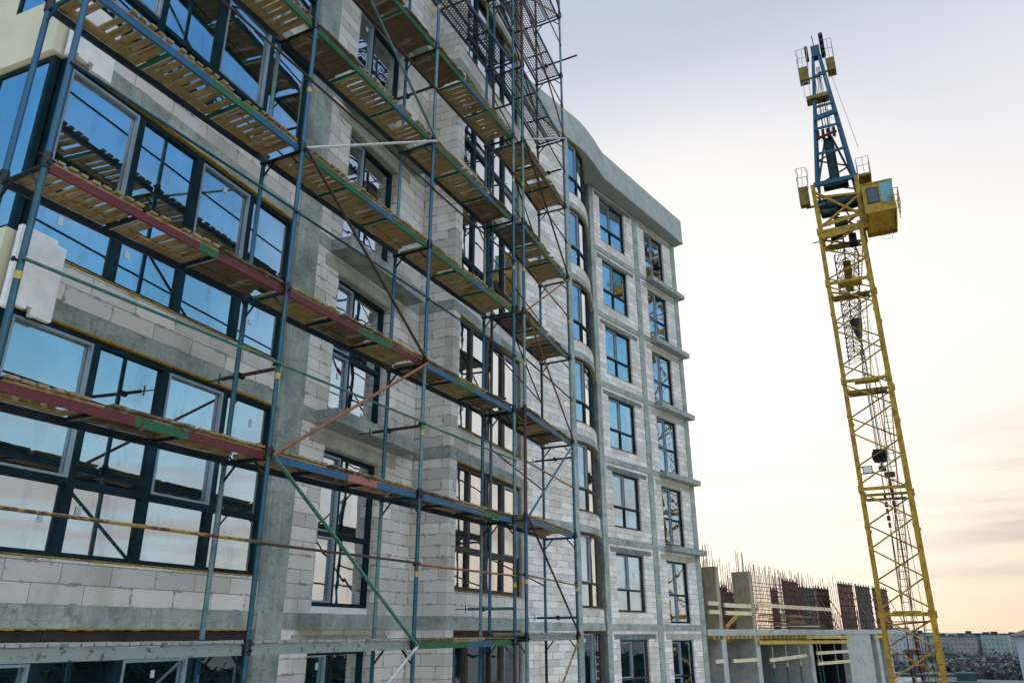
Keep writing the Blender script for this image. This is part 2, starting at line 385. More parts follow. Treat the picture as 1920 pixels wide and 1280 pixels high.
# ------------------------------------------------------------------ the setting: ground
GZ = -16.5
ZB, H, TS = 0.182, 2.995, .22
FL = Fr(0, 1.5045, .0759); FP = Fr(0, .7934, .0759); FR = Fr(0, 1.593, .0759)
FM = Fr(14, 4.08, -.215); FW = Fr(28, 2.2, -.22)
g = MB(); n = 48
for i in range(n):
    for j in range(n):
        x0 = -1500 + 3000 * i / n; x1 = x0 + 3000 / n; y0 = -1500 + 3000 * j / n; y1 = y0 + 3000 / n
        def hz(x, y):
            d = math.hypot(x, y); return GZ + (max(0, d - 600) ** 1.1) * .011 * (.8 + .2 * math.sin(x * .004 + y * .003))
        g.face([(x0, y0, hz(x0, y0)), (x1, y0, hz(x1, y0)), (x1, y1, hz(x1, y1)), (x0, y1, hz(x0, y1))])
m, nt_, b_ = newmat('ground')
a = noise(nt_, coords(nt_, 'Object'), .035, 6, .6); a2 = noise(nt_, coords(nt_, 'Object'), .4, 5, .6)
c = ramp(nt_, a, [(.35, (.05, .06, .055)), (.5, (.075, .08, .075)), (.62, (.10, .10, .095)), (.7, (.06, .065, .06))])
c = mix(nt_, mrange(nt_, a2, .4, .7, 0, .5), c, (.05, .05, .045))
ln_ = N(nt_, 'ShaderNodeVectorMath', operation='LENGTH'); Lk(nt_, coords(nt_, 'Object'), ln_.inputs[0])
c = mix(nt_, mth(nt_, 'MULTIPLY', mrange(nt_, ln_.outputs['Value'], 75, 95, 1, 0), mrange(nt_, a2, .2, .5, .7, 1)), c, (.50, .43, .33))  # pale yard colour added to bounce light up to the deck undersides
Lk(nt_, c, b_.inputs['Base Color']); b_.inputs['Roughness'].default_value = .95
solo(g, 'ground', 'ground', (0, 0, 0), None, None, kind='structure', smooth=True)

# ------------------------------------------------------------------ the apartment building
bld = thing('apartment_building', 'unfinished pale block apartment building with dark framed windows behind the scaffolds', 'building', (6, 4, GZ))
zf = lambda k: ZB + k * H            # underside of slab k
def window(F, s0, s1, z0, z1, d0, cols, trans=None, sash=(), frame='frame_dark', glass='glass', fw_=.06, tw=.075, sashmat='sash_light'):
    """cols: inner vertical bar positions; trans: z of the cross bar; sash: (col,row) lights with a pale opening frame"""
    f = MB(); dp = .075
    f.box(F, s0, s0 + fw_, d0, d0 + dp, z0, z1); f.box(F, s1 - fw_, s1, d0, d0 + dp, z0, z1)
    f.box(F, s0 + fw_, s1 - fw_, d0, d0 + dp, z0, z0 + fw_); f.box(F, s0 + fw_, s1 - fw_, d0, d0 + dp, z1 - fw_, z1)
    xs = [s0 + fw_] + [v for c_ in cols for v in (c_ - tw / 2, c_ + tw / 2)] + [s1 - fw_]
    zs = [z0 + fw_] + ([trans - tw / 2, trans + tw / 2] if trans else []) + [z1 - fw_]
    for c_ in cols: f.box(F, c_ - tw / 2, c_ + tw / 2, d0, d0 + dp, z0 + fw_, z1 - fw_)
    if trans:
        for i in range(0, len(xs), 2): f.box(F, xs[i], xs[i + 1], d0 + .002, d0 + dp, trans - tw / 2, trans + tw / 2)
    fo_ = f.build('window', frame, bld)
    g_ = MB(); sh = MB(); ss_ = MB()
    for i in range(0, len(xs), 2):
        for j in range(0, len(zs), 2):
            a0, a1, b0, b1 = xs[i], xs[i + 1], zs[j], zs[j + 1]
            t = .004
            e_ = .0016
            q4 = [(a0 + t, b0 + t), (a1 - t, b0 + t), (a1 - t, b1 - t), (a0 + t, b1 - t)]; dd_ = [U(-e_, e_) for _ in range(3)]; dd_.append(dd_[0] + dd_[2] - dd_[1])
            fr_ = [F.p(x_, d0 + .047 + k_, z_) for (x_, z_), k_ in zip(q4, dd_)]; bk_ = [F.p(x_, d0 + .062, z_) for x_, z_ in q4]
            g_.face(fr_); g_.face(bk_[::-1])
            for e in range(4): g_.face([fr_[e], bk_[e], bk_[(e + 1) % 4], fr_[(e + 1) % 4]])
            if rnd() < .6 and not ss_.v:
                sx_ = a0 + (a1 - a0) * U(.1, .8); sz_ = b1 - U(.10, .35); ss_.box(F, sx_, sx_ + U(.05, .08), d0 + .040, d0 + .0435, sz_ - U(.07, .11), sz_)
            if (i // 2, j // 2) in sash:
                q = .027; dd = d0 - .012
                sh.box(F, a0, a0 + q, dd, d0 + .04, b0, b1); sh.box(F, a1 - q, a1, dd, d0 + .04, b0, b1)
                sh.box(F, a0 + q, a1 - q, dd, d0 + .04, b0, b0 + q); sh.box(F, a0 + q, a1 - q, dd, d0 + .04, b1 - q, b1)
    po_ = g_.build('pane', glass, fo_)
    if ss_.v: ss_.build('sticker', 'sticker_pale', po_ if False else fo_)
    if sh.v: sh.build('sash', sashmat, fo_)
    return fo_
def foam(F, s0, s1, z, d=-.012):
    f = MB(); s = s0
    while s < s1 - .01:
        e = min(s + U(.05, .13), s1); h_ = U(.005, .017)
        f.box(F, s, e, d - U(0, .012), d + .06, z - h_, z + .004); s = e
    return f.build('foam_seal', 'foam_yellow', bld)
KS = range(-1, 7)
def wbox(name, *a, mat='aac'): return MB().box(*a).build(name, mat, bld)
slabs = {}
for k in range(-1, 8):
    slabs[k] = MB()
# --- left bay: window strip, two block courses, slab edge
S0, S1 = -2.35, 1.72
for k in KS:
    zb = zf(k); zt = zb + TS; zh = zf(k + 1); sill = zt + .43
    wbox('sill_wall', FL, S0, S1, 0, .3, zt, sill)
    bounds = [-2.30, -1.255, -.275, .745, 1.70]
    for i in range(4):
        window(FL, bounds[i], bounds[i + 1], sill + .02, zh - (.02 if k > -1 else .26), .05, [], zt + 1.2, [(0, 1)] if i in (0, 2) else [], fw_=.052)
        if k == -1:
            hd = MB().box(FL, bounds[i] + .004, bounds[i + 1] - .004, .03, .12, zh - .258, zh - .01); hd.build('shutter_box', 'header_brown', bld)
    foam(FL, S0 + .1, S1, zh)
    foam(FL, S0 + .1, S1, sill + .014)
    slabs[k].box(FL, S0, S1, -.012, 6, zb, zt)
# --- left end: rendered bands and a side window turned away from the scaffold
sideF = Fr(*(FL.p(S0, 0, 0).xy), .0759 + math.pi / 2)      # s runs into the building, d points to -X
sb = MB(); 
for k in KS:
    zb = zf(k); zt = zb + TS
    sb.box(sideF, .06, 4.0, -.001, .16, zb, zt + .56)
    sb.box(sideF, 1.02, 4.0, -.001, .10, zt + .56, zf(k + 1))
    window(sideF, .10, 1.02, zt + .58, zf(k + 1) - .02, .02, [], None, [(0, 0)])
sb.build('rendered_wall', 'render_coat', bld)
cp = MB().box(FL, S0 - .0, S0 + .05, .0, .12, -8, 21); cp.build('corner_post', 'frame_dark', bld)
# broken insulation boards on the corner
for (a0, a1, z0, z1) in ((-2.44, -1.93, 3.20, 3.99), (-2.42, -1.86, 6.24, 6.98)):
    ib = MB(); nseg = 9
    for i in range(nseg):
        x0 = a0 + (a1 - a0) * i / nseg; x1 = a0 + (a1 - a0) * (i + 1) / nseg
        ib.box(FL, x0, x1, -.075, -.013, z0 - .10 + .09 * abs(math.sin(i * 1.9)) * (1 if i < 5 else .1), z1 - (.05 if i > 6 else 0))
    ib.build('insulation_board', 'styrofoam', bld)
# --- column between left bay and the recess
for k in KS:
    c = MB().box(FL, S1, 2.24, -.045, .4, zf(k) + TS, zf(k + 1)); c.build('column', 'concrete', bld)
    slabs[k].box(FL, S1, 2.24, -.047, 6, zf(k), zf(k) + TS)
# --- recessed wall with french windows and small balconies
A0, A1 = 2.24, 5.80
for k in KS:
    zb = zf(k); zt = zb + TS; zh = zf(k + 1); w0, w1 = 3.02, 4.70; wb = zt + .11; wt = zt + 2.48
    wbox('pier_wall', FR, A0, w0, 0, .35, zt, zh); wbox('pier_wall', FR, w1, A1, 0, .35, zt, zh)
    wbox('head_wall', FR, w0, w1, .0, .35, wt + .22, zh)
    lt = MB().box(FR, 2.62, 5.15, -.012, .0, wt + .02, wt + .22); lt.box(FR, w0, w1, 0, .30, wt, wt + .22); lt.build('lintel', 'concrete_lintel', bld)
    stp = MB().box(FR, w0, w1, .12, .2, zt, wb); stp.build('threshold', 'styrofoam', bld)
    window(FR, w0, w1, wb, wt, .14, [3.70], zt + 1.18, [(0, 0), (0, 1)], glass='glass_wavy')
    slabs[k].box(FR, A0, A1, -.012, 6, zb, zt)
    bl = MB().box(FR, 2.72, 5.28, -.41, -.012, zb + .003, zt - .004)
    bl.box(FR, 2.74, 5.26, -.415, -.41, zb + .10, zt - .03)
    bl.build('balcony', 'concrete', bld)
# --- projecting bay
P0, P1 = 5.83, 9.75
for k in KS:
    zb = zf(k); zt = zb + TS; zh = zf(k + 1); sill = zt + .43; w0, w1 = 6.13, 9.36
    wbox('pier_wall', FP, P0, w0, 0, .30, zt, zh)                       # pier front
    wbox('side_wall', FP, P0, P0 + .3, .30, .80, zt, zh, .27)            # side face
    wbox('sill_wall', FP, w0, P1, 0, .30, zt, sill - .004)
    wbox('side_wall', FP, P1 - .3, P1, .30, 2.5, zt, zh)
    tr = MB().box(FP, w1, P1, .0, .30, sill - .004, zh); tr.build('pier', 'concrete_lintel', bld)
    window(FP, w0, w1, sill + .02, zh - (.02 if k > -1 else .22), .06, [6.81, 7.60, 8.45], zt + 1.19, [(3, 1), (3, 0)] if k % 2 else [(3, 1)], frame='frame_brown' if k < 2 else 'frame_dark', glass='glass_wavy', fw_=.07, tw=.115)
    if k == -1: MB().box(FP, w0 + .004, w1 - .004, .04, .14, zh - .218, zh - .01).build('shutter_box', 'header_brown', bld)
    foam(FP, w0, w1, zh); foam(FP, w0, w1, sill + .016)
    slabs[k].box(FP, P0 - .015, P1 + .01, -.015, 5.5, zb, zt)
# --- long blank wall, bow window, wing
for k in range(-1, 6):
    zb = zf(k); zt = zb + TS; zh = zf(k + 1)
    wbox('blank_wall', FM, -6.2, 3.04, 0, .3, zt, zh)
    slabs[k].box(FM, -6.2, 3.06, -.012, 6, zb, zt)
    c = MB().box(FM, 3.06, 3.36, -.03, .35, zt, zh); c.build('column', 'concrete', bld)
    slabs[k].box(FM, 3.06, 3.36, -.034, 4, zb, zt)
BOW = [(17.31, 3.37), (17.62, 3.275), (17.95, 3.235), (18.35, 3.23), (18.75, 3.275), (19.15, 3.365), (19.55, 3.49), (19.95, 3.64), (20.35, 3.80), (20.72, 3.95)]
def curve_wall(mb, pts, z0, z1, t=.25, off=0.):
    s = 0; P_ = [Vector((x, y, 0)) for x, y in pts]; nn = []
    for i, p in enumerate(P_):
        d = (P_[min(i + 1, len(P_) - 1)] - P_[max(i - 1, 0)]).normalized(); nn.append(Vector((-d.y, d.x, 0)))
    for i in range(len(P_) - 1):
        a, b = P_[i] + nn[i] * off, P_[i + 1] + nn[i + 1] * off; ai, bi = P_[i] + nn[i] * (t + off), P_[i + 1] + nn[i + 1] * (t + off); L = (b - a).length
        z = Vector((0, 0, 1))
        mb.face([a + z * z0, b + z * z0, b + z * z1, a + z * z1], [(s, z0), (s + L, z0), (s + L, z1), (s, z1)])
        mb.face([bi + z * z0, ai + z * z0, ai + z * z1, bi + z * z1], [(s, z0), (s + L, z0), (s + L, z1), (s, z1)])
        mb.face([a + z * z1, b + z * z1, bi + z * z1, ai + z * z1], [(s, 0), (s + L, 0), (s + L, t), (s, t)])
        mb.face([ai + z * z0, bi + z * z0, b + z * z0, a + z * z0], [(s, 0), (s + L, 0), (s + L, t), (s, t)])
        s += L
    return mb
def sub(pts, a, b, n=7):
    """part of the polyline between x=a and x=b, resampled"""
    out = []
    for i in range(n + 1):
        x = a + (b - a) * i / n
        for (x0, y0), (x1, y1) in zip(pts, pts[1:]):
            if x0 - 1e-6 <= x <= x1 + 1e-6:
                out.append((x, y0 + (y1 - y0) * (x - x0) / (x1 - x0))); break
    return out
BW = [(17.34, 18.02), (18.02, 18.86), (18.86, 20.45)]
for k in range(-1, 6):
    zb = zf(k); zt = zb + TS; zh = zf(k + 1); sill = zt + .43
    curve_wall(MB(), BOW, zt, sill).build('sill_wall', 'aac', bld)
    curve_wall(slabs[k], BOW, zb, zt, 2.5, -.03)
    fm = MB(); curve_wall(fm, sub(BOW, 17.33, 20.5), zh - .018, zh - .002, .08, .02); fm.build('foam_seal', 'foam_yellow', bld)
    fm = MB(); curve_wall(fm, sub(BOW, 17.33, 20.5), sill, sill + .018, .08, -.01); fm.build('foam_seal', 'foam_yellow', bld)
    for (xa, xb) in BW:
        pa = sub(BOW, xa, xb, 1); a, b = Vector((pa[0][0], pa[0][1], 0)), Vector((pa[1][0], pa[1][1], 0))
        t = math.atan2(b.y - a.y, b.x - a.x); F = Fr(a.x, a.y, t); L = (b - a).length
        window(F, 0, L, sill + .02, zh - .03, .06, [] if L < 1.2 else [L * .5], zt + 1.2, [(0, 1)] if xa < 17.5 else [], frame='frame_brown' if k < 2 else 'frame_dark', glass='glass_wavy' if xa < 17.5 else 'glass', fw_=.07)
for k in range(-1, 6):
    zb = zf(k); zt = zb + TS; zh = zf(k + 1)
    for (c0, c1) in ((-7.50, -7.20), (-3.97, -3.58), (-.40, 0.0)):
        c = MB().box(FW, c0, c1, -.03, .35, zt, zh); c.build('column', 'concrete', bld)
    # window A
    w0, w1 = -6.68, -4.68; wb = zt + .42; wt = zt + 2.46
    wbox('pier_wall', FW, -7.2, w0, 0, .3, zt, zh); wbox('pier_wall', FW, w1, -3.97, 0, .3, zt, zh)
    wbox('sill_wall', FW, w0, w1, 0, .3, zt, wb); wbox('head_wall', FW, w0, w1, 0, .3, wt + .2, zh)
    lt = MB().box(FW, -7.05, -4.14, -.014, 0, wt + .03, wt + .2); lt.box(FW, w0, w1, 0, .3, wt, wt + .2); lt.build('lintel', 'concrete_dark', bld)
    window(FW, w0, w1, wb, wt, .08, [-5.76], zt + 1.18, [(0, 1)], frame='frame_brown' if k < 1 else 'frame_dark', glass='glass' if k not in (3, 4, 5) else 'glass_wavy', fw_=.065, tw=.075)
    foam(FW, w0, w1, wb)
    # window B (to the floor, balcony slab)
    w0, w1 = -2.92, -1.15; wb = zt + .06; wt = zt + 2.42
    wbox('pier_wall', FW, -3.58, w0, 0, .3, zt, zh); wbox('pier_wall', FW, w1, -.40, 0, .3, zt, zh)
    wbox('head_wall', FW, w0, w1, 0, .3, wt + .24, zh)
    lt = MB().box(FW, -3.36, -.45, -.014, 0, wt + .03, wt + .24); lt.box(FW, w0, w1, 0, .3, wt, wt + .24); lt.build('lintel', 'concrete_lintel', bld)
    th_ = MB().box(FW, w0, w1, .1, .2, zt, wb); th_.build('threshold', 'styrofoam', bld)
    window(FW, w0, w1, wb, wt, .08, [-2.10], zt + 1.12, [(0, 1), (0, 0)], glass='glass_wavy', fw_=.065, tw=.075)
    slabs[k].box(FW, -7.5, 0.0, -.034, 6, zb, zt)
    if k >= 1:
        bl = MB().box(FW, -3.02, .05, -.36, -.036, zb + .0, zt - .004); bl.build('balcony', 'concrete', bld)
slabs[7].box(FL, S0, S1, -.012, 6, zf(7), zf(7) + TS); slabs[7].box(FR, S1, A1, -.012, 6, zf(7), zf(7) + TS); slabs[7].box(FP, P0, P1, -.012, 5.5, zf(7), zf(7) + TS)
for k, sbm in slabs.items():
    if sbm.v: sbm.build('floor_slab', 'concrete', bld)
# core, side and rear walls, storeys below
core = MB()
core.box(FL, S0 + .02, P1 - .32, 1.2, 11, GZ, zf(7)); core.box(FM, -6.2, 3.2, .9, 10, GZ, zf(6)); core.box(FW, -7.6, -.02, .9, 10, GZ, zf(6) + .3)
core.build('rear_wall', 'concrete_dark', bld)
low = MB()
zl = zf(-1) - .002
low.box(FL, S0, 2.24, .0, 1.19, GZ, zl); low.box(FR, 2.24, 5.8, .0, 1.1, GZ, zl); low.box(FP, P0, P1, 0, 1.9, GZ, zl); low.box(FM, -6.2, 3.3, 0, .89, GZ, zl); low.box(FW, -9.5, 0, 0, .89, GZ, zl)
low.build('lower_wall', 'aac', bld)
gw = MB().box(FW, -.30, 0.0, .351, 10, zl, zf(6)); gw.build('gable_wall', 'concrete_dark', bld)
# cornice / roof parapet
CB = zf(6); CT = CB + 1.30
CO = [(12.6, 4.36), (14.6, 3.92), (16.2, 3.56), (17.2, 3.34), (17.7, 3.22), (18.2, 3.13), (18.8, 3.08), (19.4, 3.065), (20.0, 3.08), (20.62, 3.09), (28.00, 1.705)]
co = MB()
def cornice():
    P_ = [Vector((x, y, 0)) for x, y in CO]; z = Vector((0, 0, 1)); s = 0
    Bk = [Vector((x, y, 0)) for x, y in ((13.4, 8), (15.4, 7.6), (17, 7.2), (18, 7), (18.4, 6.9), (18.9, 6.8), (19.4, 6.7), (20, 6.6), (20.6, 6.4), (21.2, 6.3), (28.9, 4.6))]
    for i in range(len(P_) - 1):
        a, b = P_[i], P_[i + 1]; L = (b - a).length; ai, bi = Bk[i], Bk[i + 1]
        co.face([a + z * CB, b + z * CB, b + z * CT, a + z * CT], [(s, 0), (s + L, 0), (s + L, 1.3), (s, 1.3)])
        co.face([ai + z * CB, bi + z * CB, b + z * CB, a + z * CB]); co.face([a + z * CT, b + z * CT, bi + z * CT, ai + z * CT]); s += L
    a, b = P_[-1], Bk[-1]
    co.face([a + z * CB, b + z * CB, b + z * CT, a + z * CT])
    a, b = P_[0], Bk[0]
    co.face([a + z * CB, a + z * CT, b + z * CT, b + z * CB])
    for i in range(len(Bk) - 1): co.face([Bk[i] + z * CB, Bk[i] + z * CT, Bk[i + 1] + z * CT, Bk[i + 1] + z * CB])
cornice(); corn = co.build('cornice', 'concrete_cornice', bld)
lip = MB()
for (x0, y0), (x1, y1) in zip(CO, CO[1:]):
    a, b = Vector((x0, y0, 0)), Vector((x1, y1, 0)); t = (b - a).normalized(); nn_ = Vector((t.y, -t.x, 0)) * .012
    z = Vector((0, 0, 1)); o_ = z * (CB - .01)
    lip.beam(a + nn_ + z * (CB + .035), b + nn_ + z * (CB + .035), .03, .09)
lip.build('drip_edge', 'concrete', corn)
rb = MB().box(FW, -7.5, -.0, .9, 9, CB + .3, CB + .6); rb.build('roof', 'concrete_dark', bld)

# ------------------------------------------------------------------ scaffolds
PXS = {'A': -3.011, 'B': 0.0, 'C': 3.011, 'D': 6.021}
YI = .66
def post_stack(parent, x, y, z0, z1, mats, seed, marks=True, r=.029):
    random.seed(seed)
    st = None; z = z0; i = 0
    while z < z1 - .01:
        e = min(z + 2.0, z1)
        mt = mats[i % len(mats)] if isinstance(mats, (list, tuple)) else mats
        o = MB().tube((x, y, z), (x, y, e), r, 10).build('standard', mt, parent, True)
        j = MB().tube((x, y, z - .075), (x, y, z + .075), r + .012, 10)
        j.tube((x - .075, y, z + .03), (x + .075, y, z + .03), .014, 6); j.tube((x, y - .06, z - .03), (x, y + .06, z - .03), .016, 6); j.build('joint', 'steel_dark', o, True)
        if marks and rnd() < .45:
            MB().tube((x, y, z + .86), (x, y, z + .93), r + .003, 10).build('paint_mark', 'marker_yellow', o, True)
            MB().tube((x - .06, y, z + 1.02), (x + .0, y, z + 1.02), .012, 6).tube((x - .075, y, z + 1.02), (x - .06, y, z + 1.02), .024, 6).build('wedge_pin', 'steel_dark', o)
        z = e; i += 1
def frame_cross(parent, x, y0, y1, z, mt='steel_dark'):
    m_ = MB(); m_.tube((x, y0, z - .05), (x, y1, z - .05), .024, 8)
    b_ = .2
    m_.tube((x, y0, z - .05 - b_ * 1.15), (x, y0 + b_, z - .06), .014, 6); m_.tube((x, y1, z - .05 - b_ * 1.15), (x, y1 - b_, z - .06), .014, 6)
    m_.build('cross_frame', mt, parent, True)
sc1 = thing('scaffold', 'wide three bay steel scaffold in flaking blue and teal paint', 'scaffold', (1.5, .33, GZ), 'facade scaffolds')
sc2 = thing('scaffold', 'narrow single bay steel scaffold right of the wide one, against the sky', 'scaffold', (7.8, .33, GZ), 'facade scaffolds')
ZBOT, ZTOP = -4.0, 20.0
pm = {'A': ['steel_teal', 'steel_blue', 'steel_blue', 'steel_teal', 'steel_blue'], 'B': ['steel_teal', 'steel_teal', 'steel_teal', 'steel_teal', 'steel_blue', 'steel_blue', 'steel_teal', 'steel_blue'],
      'C': ['steel_grey', 'steel_blue', 'steel_teal', 'steel_grey', 'steel_blue', 'steel_blue', 'steel_grey', 'steel_blue'], 'D': ['steel_teal', 'steel_rust', 'steel_teal', 'steel_grey', 'steel_blue', 'steel_blue', 'steel_grey', 'steel_blue']}
for i, (kk, x) in enumerate(PXS.items()):
    post_stack(sc1, x, 0, ZBOT, ZTOP, pm[kk], i)
    if kk == 'A':
        post_stack(sc1, x, YI - .05, ZBOT, ZTOP, ['steel_teal', 'steel_blue', 'steel_blue'], i + 10, False)
    else:
        post_stack(sc1, x, YI, ZBOT, ZTOP, ['steel_teal', 'steel_blue', 'steel_grey'], i + 10, False)
    for l in range(-1, 10): frame_cross(sc1, x, 0, YI, 2 * l, 'steel_dark' if (l + i) % 3 else 'steel_teal')
P2 = {'d': (6.312, -.078), 'E': (9.280, .208)}
DZ = .066
for i, (kk, (x, y)) in enumerate(P2.items()):
    post_stack(sc2, x, y, ZBOT + DZ, ZTOP + 2, ['steel_blue', 'steel_grey', 'steel_blue', 'steel_rust', 'steel_grey'] if kk == 'd' else ['steel_teal', 'steel_grey', 'steel_teal', 'steel_blue', 'steel_grey'], i + 30)
    post_stack(sc2, x, y + .72, ZBOT + DZ, ZTOP + 2, ['steel_teal', 'steel_dark', 'steel_blue'], i + 40, False)
    for l in range(-1, 11): frame_cross(sc2, x, y, y + .72, 2 * l + DZ, 'steel_teal' if l % 3 else 'steel_dark')
# handrails (outer, one metre above each lift)
for l, mt in ((-1, 'steel_rust'), (0, 'steel_yellowrust'), (1, 'steel_greenbar'), (2, 'steel_teal'), (3, 'steel_rust'), (4, 'steel_rust'), (5, 'steel_rust'), (6, 'steel_grey')):
    for i, (a, b) in enumerate((('A', 'B'), ('B', 'C'), ('C', 'D'))):
        mt2 = mt if not (l == 0 and i > 0) else ('steel_rust' if i == 1 else 'steel_copper')
        MB().tube((PXS[a] - .02, -.04, 2 * l + 1.04 - .01 * i), (PXS[b] + .02, -.04, 2 * l + 1.04), .0165, 8).build('handrail', mt2, sc1, True)
for l in range(-1, 9):
    (xa, ya), (xb, yb) = P2['d'], P2['E']
    MB().tube((xa, ya - .03, 2 * l + 1.0 + DZ), (xb, yb - .03, 2 * l + .98 + DZ), .0165, 8).build('handrail', ('steel_yellowrust', 'steel_yellowrust', 'steel_rust')[l % 3], sc2, True)
    MB().tube((xa, ya + .70, 2 * l + 1.3 + DZ), (xb, yb + .70, 2 * l + .98 + DZ), .0145, 8).build('handrail', 'steel_rust', sc2, True)
# zigzag braces
X = PXS
for (x0, z0, x1, z1, mt, r) in ((0, 2, X['C'], 0, 'steel_greenbar', .023), (X['C'], 4, 0, 2, 'steel_copper', .022), (0, 6, X['C'], 4, 'steel_rust', .021), (0, 6, X['C'], 8, 'steel_pale', .021),
                               (0, 10, X['C'], 8, 'steel_grey', .023), (0, 10, X['C'], 12, 'steel_rust', .021), (0, -2, X['C'], 0, 'steel_pale', .021)):
    MB().tube((x0, -.065, z0 - .03), (x1, -.065, z1 - .03), r, 8).build('diagonal_brace', mt, sc1, True)
(xa, ya), (xb, yb) = P2['d'], P2['E']
mts = {(1, 0): 'steel_rust', (1, 2): 'steel_blue', (3, 2): 'steel_copper', (3, 4): 'steel_copper', (5, 4): 'steel_rust', (5, 6): 'steel_pale', (7, 6): 'steel_yellowrust', (7, 8): 'steel_yellowrust', (-1, 0): 'steel_yellowrust', (9, 8): 'steel_rust'}
for (l0, l1), mt in mts.items():
    MB().tube((xa, ya - .05, 2 * l0 + DZ), (xb, yb - .05, 2 * l1 + DZ), .0205, 8).build('diagonal_brace', mt, sc2, True)
for l in (3, 5, 7, 9):      # rear braces of the narrow tower
    MB().tube((xa, ya + .74, 2 * l + DZ + .9), (xb, yb + .74, 2 * l - 1 + DZ), .0165, 8).build('diagonal_brace', 'steel_dark', sc2, True)
# wall ties
def tie(parent, x, y0, y1, z, mt):
    t = MB().tube((x, y0, z), (x, y1, z), .024, 8).build('wall_tie', mt, parent, True)
    MB().tube((x - .05, YI, z), (x + .05, YI, z), .04, 8).tube((x, y1 + .05, z - .06), (x, y1 + .05, z + .07), .010, 6).tube((x, y1, z), (x, y1 + .25, z), .008, 6).build('coupler', 'steel_dark', t)
for (x, y0, y1, z, mt) in ((.06, .12, .95, 3.02, 'steel_rust'), (3.07, .05, .95, 3.02, 'steel_rust'), (3.07, .05, .95, 9.2, 'steel_rust'), (6.08, .0, .95, .52, 'steel_grey'), (6.08, 0, .95, 6.95, 'steel_rust'), (6.08, .1, .95, 10.9, 'steel_rust'), (6.08, .2, 1.0, 4.25, 'steel_teal')):
    tie(sc1, x, y0, y1, z, mt)
for (x, y0, y1, z, mt) in ((9.33, .2, 1.15, 3.75, 'steel_rust'), (9.33, .2, 1.15, .42, 'steel_teal'), (9.33, -.25, 1.0, 14.6, 'steel_rust'), (9.33, .3, 1.15, 11.2, 'steel_rust')):
    tie(sc2, x, y0, y1, z, mt)

# ------------------------------------------------------------------ decks lying on the scaffolds
RAILS = {}
def rail_mat(segs):
    if segs not in RAILS:
        st = []; p = 0
        for tok in segs.split():
            st.append((p, tok[0])); p += float(tok[1:] or 1)
        tot = p; RAILS[segs] = 'rail_' + str(len(RAILS)); mat_rail(RAILS[segs], [(a / tot, k) for a, k in st])
    return RAILS[segs]
def pallet(root, x0, x1, y0, y1, z, ya, yb, kind):
    """one plank panel: cross planks on two battens; ya,yb shift y along x for the skewed bay"""
    def pt(x, y, zz):
        t = (x - x0) / (x1 - x0); return Vector((x, y + ya + (yb - ya) * t, zz))
    tilt = U(-.004, .004)
    mt = 'wood' if kind != 'dark' else 'wood_dark'
    if kind == 'grey': mt, kind = 'wood_grey', 'tight'
    npl = random.choice((7, 8)); gap = {'open': .042, 'tight': .015, 'dark': .008}[kind]
    pw = (x1 - x0 - .03) / npl; m_ = MB()
    def slab(a0, a1, b0, b1, z0, z1):
        c = [pt(a0, b0, z0), pt(a1, b0, z0), pt(a1, b1, z0), pt(a0, b1, z0)]; t_ = [Vector((v.x, v.y, z1)) for v in c]
        u = rnd() * 9
        m_.face(c[::-1], [(b1 + u, a0), (b1 + u, a1), (b0 + u, a1), (b0 + u, a0)]); m_.face(t_, [(b0 + u, a0), (b0 + u, a1), (b1 + u, a1), (b1 + u, a0)])
        for i in range(4):
            j = (i + 1) % 4; m_.face([c[i], c[j], t_[j], t_[i]], [(u, 0), (u + .1, 0), (u + .1, .03), (u, .03)])
    for i in range(npl):
        a0 = x0 + .015 + i * pw + gap / 2 * U(.6, 1.4); a1 = x0 + .015 + (i + 1) * pw - gap / 2 * U(.6, 1.4)
        if i in (0, npl - 1): a0 -= 0
        if kind == 'open' and rnd() < .05: continue
        slab(a0, a1, y0 + U(-.035, .0), y1 + U(-.0, .02), z + .022 + U(0, .006), z + .047 + U(0, .006))
    for (b0, b1) in ((y0 + .02, y0 + .15), (y1 - .15, y1 - .02)):
        slab(x0 + .012, x1 - .012, b0, b1, z - .002, z + .021)
    if kind == 'open':
        slab(x0 + .012, x0 + .10, y0 + .151, y1 - .151, z - .001, z + .0205); slab(x1 - .10, x1 - .012, y0 + .151, y1 - .151, z - .001, z + .0205)
    o = m_.build('board_panel', mt, root)
    return o
ORD = {-1: 'hidden', 0: 'lowest', 1: 'second', 2: 'third', 3: 'fourth', 4: 'fifth', 5: 'sixth', 6: 'seventh', 7: 'eighth', 8: 'ninth', 9: 'tenth'}
